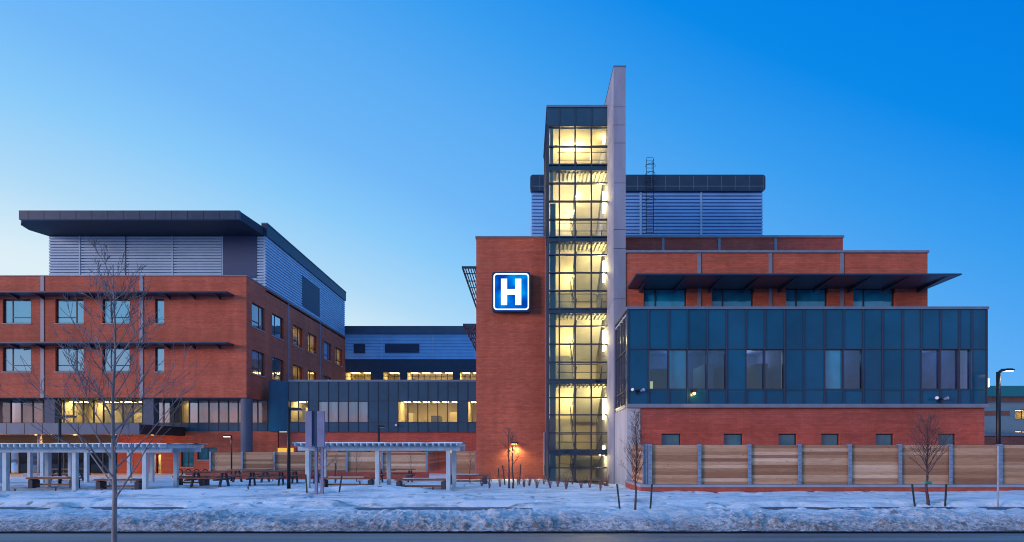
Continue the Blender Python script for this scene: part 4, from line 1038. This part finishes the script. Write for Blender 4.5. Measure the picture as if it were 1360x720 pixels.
tp = thing('marker_post', (PX(1325.5, 19.0), 19.0, gz(PX(1325.5, 19.0), 19.0)), 'thin grey steel post without a sign before the right end of the board fence', 'post')
MB().tube([(PX(1325.5, 19.0), 19.0, gz(PX(1325.5, 19.0), 19.0) - .1), (PX(1325.5, 19.0), 19.0, PZ(592, 19.0))], .032, 8).build('pole', 'galv', tp)

# blank two-panel sign
PYs = 20.2
px_ = PX(418, PYs); bs = thing('panel_sign', (px_, PYs, gz(px_, PYs)), 'tall blank lilac grey panel sign on two steel posts, seen from behind', 'sign')
for a, b, dy in ((406, 414.3, 0), (421.8, 431, 0)):
    MB().box(PX(a, PYs), PX(b, PYs), PYs - .02, PYs + .05, PZ(594, PYs), PZ(546, PYs)).build('panel', 'sign_panel', bs, bevel=.008)
MB().box(PX(414.4, PYs), PX(421.7, PYs), PYs + .03, PYs + .10, PZ(592, PYs), PZ(545, PYs)).build('centre_panel', 'sign_gap', bs)
for c in (418, 426): MB().box(PX(c, PYs) - .045, PX(c, PYs) + .045, PYs + .11, PYs + .2, gz(PX(c, PYs), PYs) - .1, PZ(550, PYs)).build('post', 'sign_panel', bs)

# ================================================================== TREES
def tree(x, y, height, r0, first, spread, label, seed, mat='bark', n_br=26, curl=.35, stems=1, wob=.03, twigs=3, asc=.75, group='young bare street trees'):
    rnd = random.Random(seed); z0 = gz(x, y) if y > 13 else 0.0
    t = thing('bare_tree', (x, y, z0), label, 'tree', group)
    tr = MB(); cr = MB()
    def grow(p, d, L, r, lvl, m, k=6, up=.35):
        pts = [Vector(p)]; rad = [r]; n = 5 if lvl < 2 else 4
        for i in range(n):
            d = (d + Vector((rnd.uniform(-1, 1), rnd.uniform(-1, 1), rnd.uniform(-.5, .8))) * .16 + Vector((0, 0, up * .16))).normalized()
            pts.append(pts[-1] + d * L / n); rad.append(max(r * (1 - (i + 1) / n * .8), .0022))
        m.tube(pts, rad, max(3, k))
        if lvl < twigs:
            cnt = {0: 0, 1: rnd.randint(5, 7), 2: rnd.randint(2, 4)}[lvl]
            for q in range(cnt):
                f = rnd.uniform(.22, .97); i = min(n - 1, int(f * n)); a = pts[i].lerp(pts[i + 1], f * n - i)
                dd = (pts[i + 1] - pts[i]).normalized(); s_ = Vector((rnd.uniform(-1, 1), rnd.uniform(-1, 1), rnd.uniform(-.3, .5)))
                s_ = (s_ - dd * s_.dot(dd)).normalized()
                grow(a, (dd + s_ * rnd.uniform(.45, .8)).normalized(), L * rnd.uniform(.28, .55) * (1.15 - f * .4), rad[i] * .55, lvl + 1, m, k - 2, up)
    for s in range(stems):
        ox = (s - (stems - 1) / 2) * .16; pts = []; rad = []; n = 12; dx = dy = 0
        for i in range(n + 1):
            q = i / n; pts.append(Vector((x + ox + dx, y + dy, z0 - .12 + (height + .12) * q * (1 if s == 0 else .9)))); rad.append(r0 * (1 - .88 * q ** .9))
            dx += rnd.uniform(-1, 1) * wob; dy += rnd.uniform(-1, 1) * wob
        tr.tube(pts, rad, 10)
        nb = n_br // stems
        for b_ in range(nb):
            q = first + (1 - first) * (b_ / nb) ** .85 * .97; i = min(n - 1, int(q * n)); a = pts[i].lerp(pts[i + 1], q * n - i)
            az = b_ * 2.4 + rnd.uniform(-.4, .4); L = spread * (1.15 - .85 * (q - first) / (1 - first)) * rnd.uniform(.75, 1.15)
            d = Vector((math.cos(az), math.sin(az), asc + rnd.uniform(-.15, .35))).normalized()
            grow(a, d, L, max(rad[i] * .42, .004), 1, cr, 5)
    tk = tr.build('trunk', mat, t, smooth=True); cr.build('crown', mat, t)
    return t
tree(PX(151, 5.6), 5.6, 3.7, .035, .40, 1.0, 'big bare tree across the road in front of the long pergola', 11, 'bark_pale', 34, asc=1.05, wob=.012)
t2 = tree(PX(843.5, 17.7), 17.7, PZ(545, 17.7), .04, .30, .72, 'slender bare tree with upswept twigs before the white concrete wall corner', 5, mat='bark_dark', n_br=56, asc=1.6)
t3 = tree(PX(1232.5, 19.1), 19.1, PZ(560, 19.1), .055, .38, 1.25, 'spreading bare tree before the right part of the board fence', 9, mat='bark_dark', n_br=46, asc=.95)
tree(PX(679, 24.6), 24.6, PZ(574, 24.6), .05, .45, .62, 'twin stemmed bare tree in front of the warm wall lamp', 14, mat='bark_dark', n_br=26, stems=2, asc=1.1)
tree(PX(427.5, 20.6), 20.6, PZ(588, 20.6), .045, .42, .62, 'bare sapling beside the posts of the blank panel sign', 21, n_br=18)
for i, (c, Y, top, lb) in enumerate(((474, 30.5, 594, 'thin bare sapling behind the left half of the middle pergola'), (548, 31.5, 596, 'thin bare sapling behind the right half of the middle pergola'), (625, 29, 597, 'thin bare sapling between the middle pergola and the brick block'), (362, 32.5, 603, 'thin bare sapling right of the round column'), (446, 32, 603, 'tiny bare sapling just right of the blank panel sign'), (283, 33, 604, 'tiny bare sapling over the hoop racks'))):
    tree(PX(c, Y), Y, PZ(top, Y) - .1, .03, .4, .5, lb, 30 + i, n_br=12, twigs=2, asc=1.0)
# trunk ties
MB().tube([(PX(1232.5, 19.1) - .1, 19.1, PZ(641, 19.1)), (PX(1232.5, 19.1) + .1, 19.1, PZ(641, 19.1))], .05, 10).build('tree_tie', 'tie', t3)

def stake(pxb, pxt, pyt, Y, label):
    x = PX(pxb, Y); z = gz(x, Y)
    o = thing('stake', (x, Y, z), label, 'stake', 'green metal tree stakes')
    xt, zt = PX(pxt, Y), PZ(pyt, Y); m = MB()
    w = .028
    m.prism([(x - w, Y - .008, z - .1), (x + w, Y - .008, z - .1), (x + w, Y + .008, z - .1), (x - w, Y + .008, z - .1)], (xt - x, 0, zt - z + .1)).prism([(x - .007, Y + .0085, z - .1), (x + .007, Y + .0085, z - .1), (x + .007, Y + .045, z - .1), (x - .007, Y + .045, z - .1)], (xt - x, 0, zt - z + .1))
    m.build('t_bar', 'stake', o)
for a in ((823.5, 819.5, 643, 17.9, 'leaning stake left of the slender tree by the concrete wall'), (863.5, 866, 643, 17.9, 'stake right of the slender tree by the concrete wall'),
          (1215.5, 1211.5, 643, 19.1, 'leaning stake left of the spreading tree'), (1255, 1257, 643, 19.1, 'stake right of the spreading tree'),
          (450, 454, 632, 20.6, 'leaning stake right of the blank panel sign'), (408, 406, 630, 20.6, 'stake at the left of the blank panel sign'),
          (663.5, 662, 622, 28.0, 'first rusty stake left of the twin stemmed tree'), (671, 667.5, 618, 27.5, 'leaning stake closest to the left of the twin stemmed tree'),
          (690, 691.5, 617, 28.0, 'stake right of the twin stemmed tree'), (724, 723.5, 618, 31.5, 'stake at the foot of the drain pipe'), (445, 445.5, 615, 28.5, 'upright stake behind the leaning one by the panel sign')): stake(*a)

# dry stalk clumps poking through the snow
sr = random.Random(8)
spots = [(688, 27), (696, 25.5), (703, 26.5), (713, 25), (722, 27.5), (731, 25.3), (741, 26), (752, 24.6), (760, 27), (772, 25), (783, 25.8), (797, 24), (806, 26.2), (664, 26), (650, 24.8), (640, 26.5), (520, 22.8), (548, 22.5), (575, 22.3), (560, 23), (74, 23.1), (20, 23), (176, 23), (135, 22.9), (493, 22.6), (536, 21.8), (330, 22.2), (478, 21.7)]
where = ['before the brick block', 'before the stair tower', 'before the middle pergola', 'before the long pergola']
for i, (c, Y) in enumerate(spots):
    x = PX(c, Y); z = gz(x, Y)
    k = 0 if 630 < c < 728 else 1 if c >= 728 else 3 if c < 250 else 2
    o = thing('dry_shrub', (x, Y, z), 'clump of dry reddish stalks in the snow ' + where[k], 'dry plant', 'dry stalk clumps in the snow ' + where[k])
    m = MB(); hh = sr.uniform(.35, .75) if k < 2 else sr.uniform(.12, .25)
    for q in range(sr.randint(14, 24)):
        a = sr.uniform(0, 6.28); l_ = sr.uniform(.05, .5) * hh
        p0 = (x + sr.uniform(-.03, .03), Y + sr.uniform(-.03, .03), z - .05)
        m.tube([p0, (x + l_ * .4 * math.cos(a), Y + l_ * .4 * math.sin(a), z + hh * .5), (x + l_ * math.cos(a), Y + l_ * math.sin(a), z + hh * sr.uniform(.7, 1.1))], [.008, .006, .003], 4)
    m.build('stalks', 'twig', o)

# ================================================================== WORLD, SUN, CAMERA
w = bpy.data.worlds.new('World'); SC.world = w; w.use_nodes = True
nt = w.node_tree; nt.nodes.clear(); n = N(nt)
out = nt.nodes.new('ShaderNodeOutputWorld'); bg = n('Background')
tc = n('TexCoord'); nv = n('VectorMath', operation='NORMALIZE'); n.link(tc.outputs['Generated'], nv.inputs[0])
sx = n('SeparateXYZ'); n.link(nv.outputs[0], sx.inputs[0])
dt = n('VectorMath', operation='DOT_PRODUCT'); n.link(nv.outputs[0], dt.inputs[0]); dt.inputs[1].default_value = Vector((-.755, .655, .02)).normalized()
s_ = n.math('SUBTRACT', n.math('MULTIPLY_ADD', dt.outputs['Value'], .6, 1.0), n.math('MAXIMUM', sx.outputs[2], 0))
s_ = n.math('DIVIDE', s_, 1.6)
def L(r, g, b): return tuple(((c / 255) / 12.92 if c / 255 < .04045 else ((c / 255 + .055) / 1.055) ** 2.4) for c in (r, g, b))
front = n.ramp(s_, [(0, L(0, 85, 180)), (.30, L(0, 127, 231)), (.39, L(8, 140, 238)), (.47, L(58, 160, 244)), (.545, L(90, 174, 248)), (.64, L(114, 187, 252)), (.70, L(138, 205, 254)), (.77, L(178, 222, 252)), (.83, L(222, 242, 252)), (.95, L(240, 248, 246))])
back = n.ramp(sx.outputs[2], [(0, L(150, 135, 160)), (.045, L(196, 165, 172)), (.085, L(155, 182, 214)), (.17, L(125, 182, 222)), (.3, L(95, 170, 226)), (.5, L(105, 175, 235)), (1, L(130, 190, 250))])
fb = n.math('DIVIDE', n.math('SUBTRACT', .25, sx.outputs[1]), .5, clamp=True)
rt = n.math('MAXIMUM', sx.outputs[0], 0.0)
back = n.mix(1, back, n.mix(rt, (1, 1, 1), (1.45, 1.12, 1.15)), 'MULTIPLY')
colr = n.mix(fb, front, back)
over = n.math('DIVIDE', n.math('SUBTRACT', sx.outputs[2], .62), .25, clamp=True)
colr = n.mix(over, colr, (.19, .60, 1.42))
sky = n('TexSky'); sky.sky_type = 'NISHITA'; sky.sun_disc = False; sky.sun_elevation = R(1.5); sky.sun_rotation = R(-49)
skys = n.mix(1, sky.outputs[0], (.05, .05, .06), 'MULTIPLY')
colr = n.mix(.04, colr, skys)
n.link(colr, bg.inputs[0]); bg.inputs[1].default_value = 1.0
n.link(bg.outputs[0], out.inputs[0])

sl_ = bpy.data.lights.new('sun', 'SUN'); sl_.energy = 2.25; sl_.angle = R(18); sl_.color = (1, .72, .70)
so = bpy.data.objects.new('sun', sl_); COL.objects.link(so)
so.rotation_euler = Vector((-.86, -.46, .14)).to_track_quat('Z', 'Y').to_euler(); so.location = (-20, -30, 20)

cam = bpy.data.cameras.new('camera'); co = bpy.data.objects.new('camera', cam); COL.objects.link(co)
co.location = (0, 0, H); co.rotation_euler = (R(90), 0, 0)
cam.sensor_width = 36; cam.lens = S / 1360 * 36; cam.shift_x = (680 - CX) / 1360; cam.shift_y = (HY - 360) / 1360
cam.clip_end = 3000; cam.clip_start = .1
SC.camera = co
SC.view_settings.view_transform = 'Standard'; SC.view_settings.look = 'None'; SC.view_settings.exposure = 0; SC.view_settings.gamma = 1
SC.cycles.use_denoising = True; SC.cycles.filter_width = 1.05
SC.cycles.max_bounces = 6; SC.cycles.diffuse_bounces = 3; SC.cycles.transparent_max_bounces = 12; SC.cycles.sample_clamp_indirect = 3
SC.cycles.caustics_reflective = False; SC.cycles.caustics_refractive = False
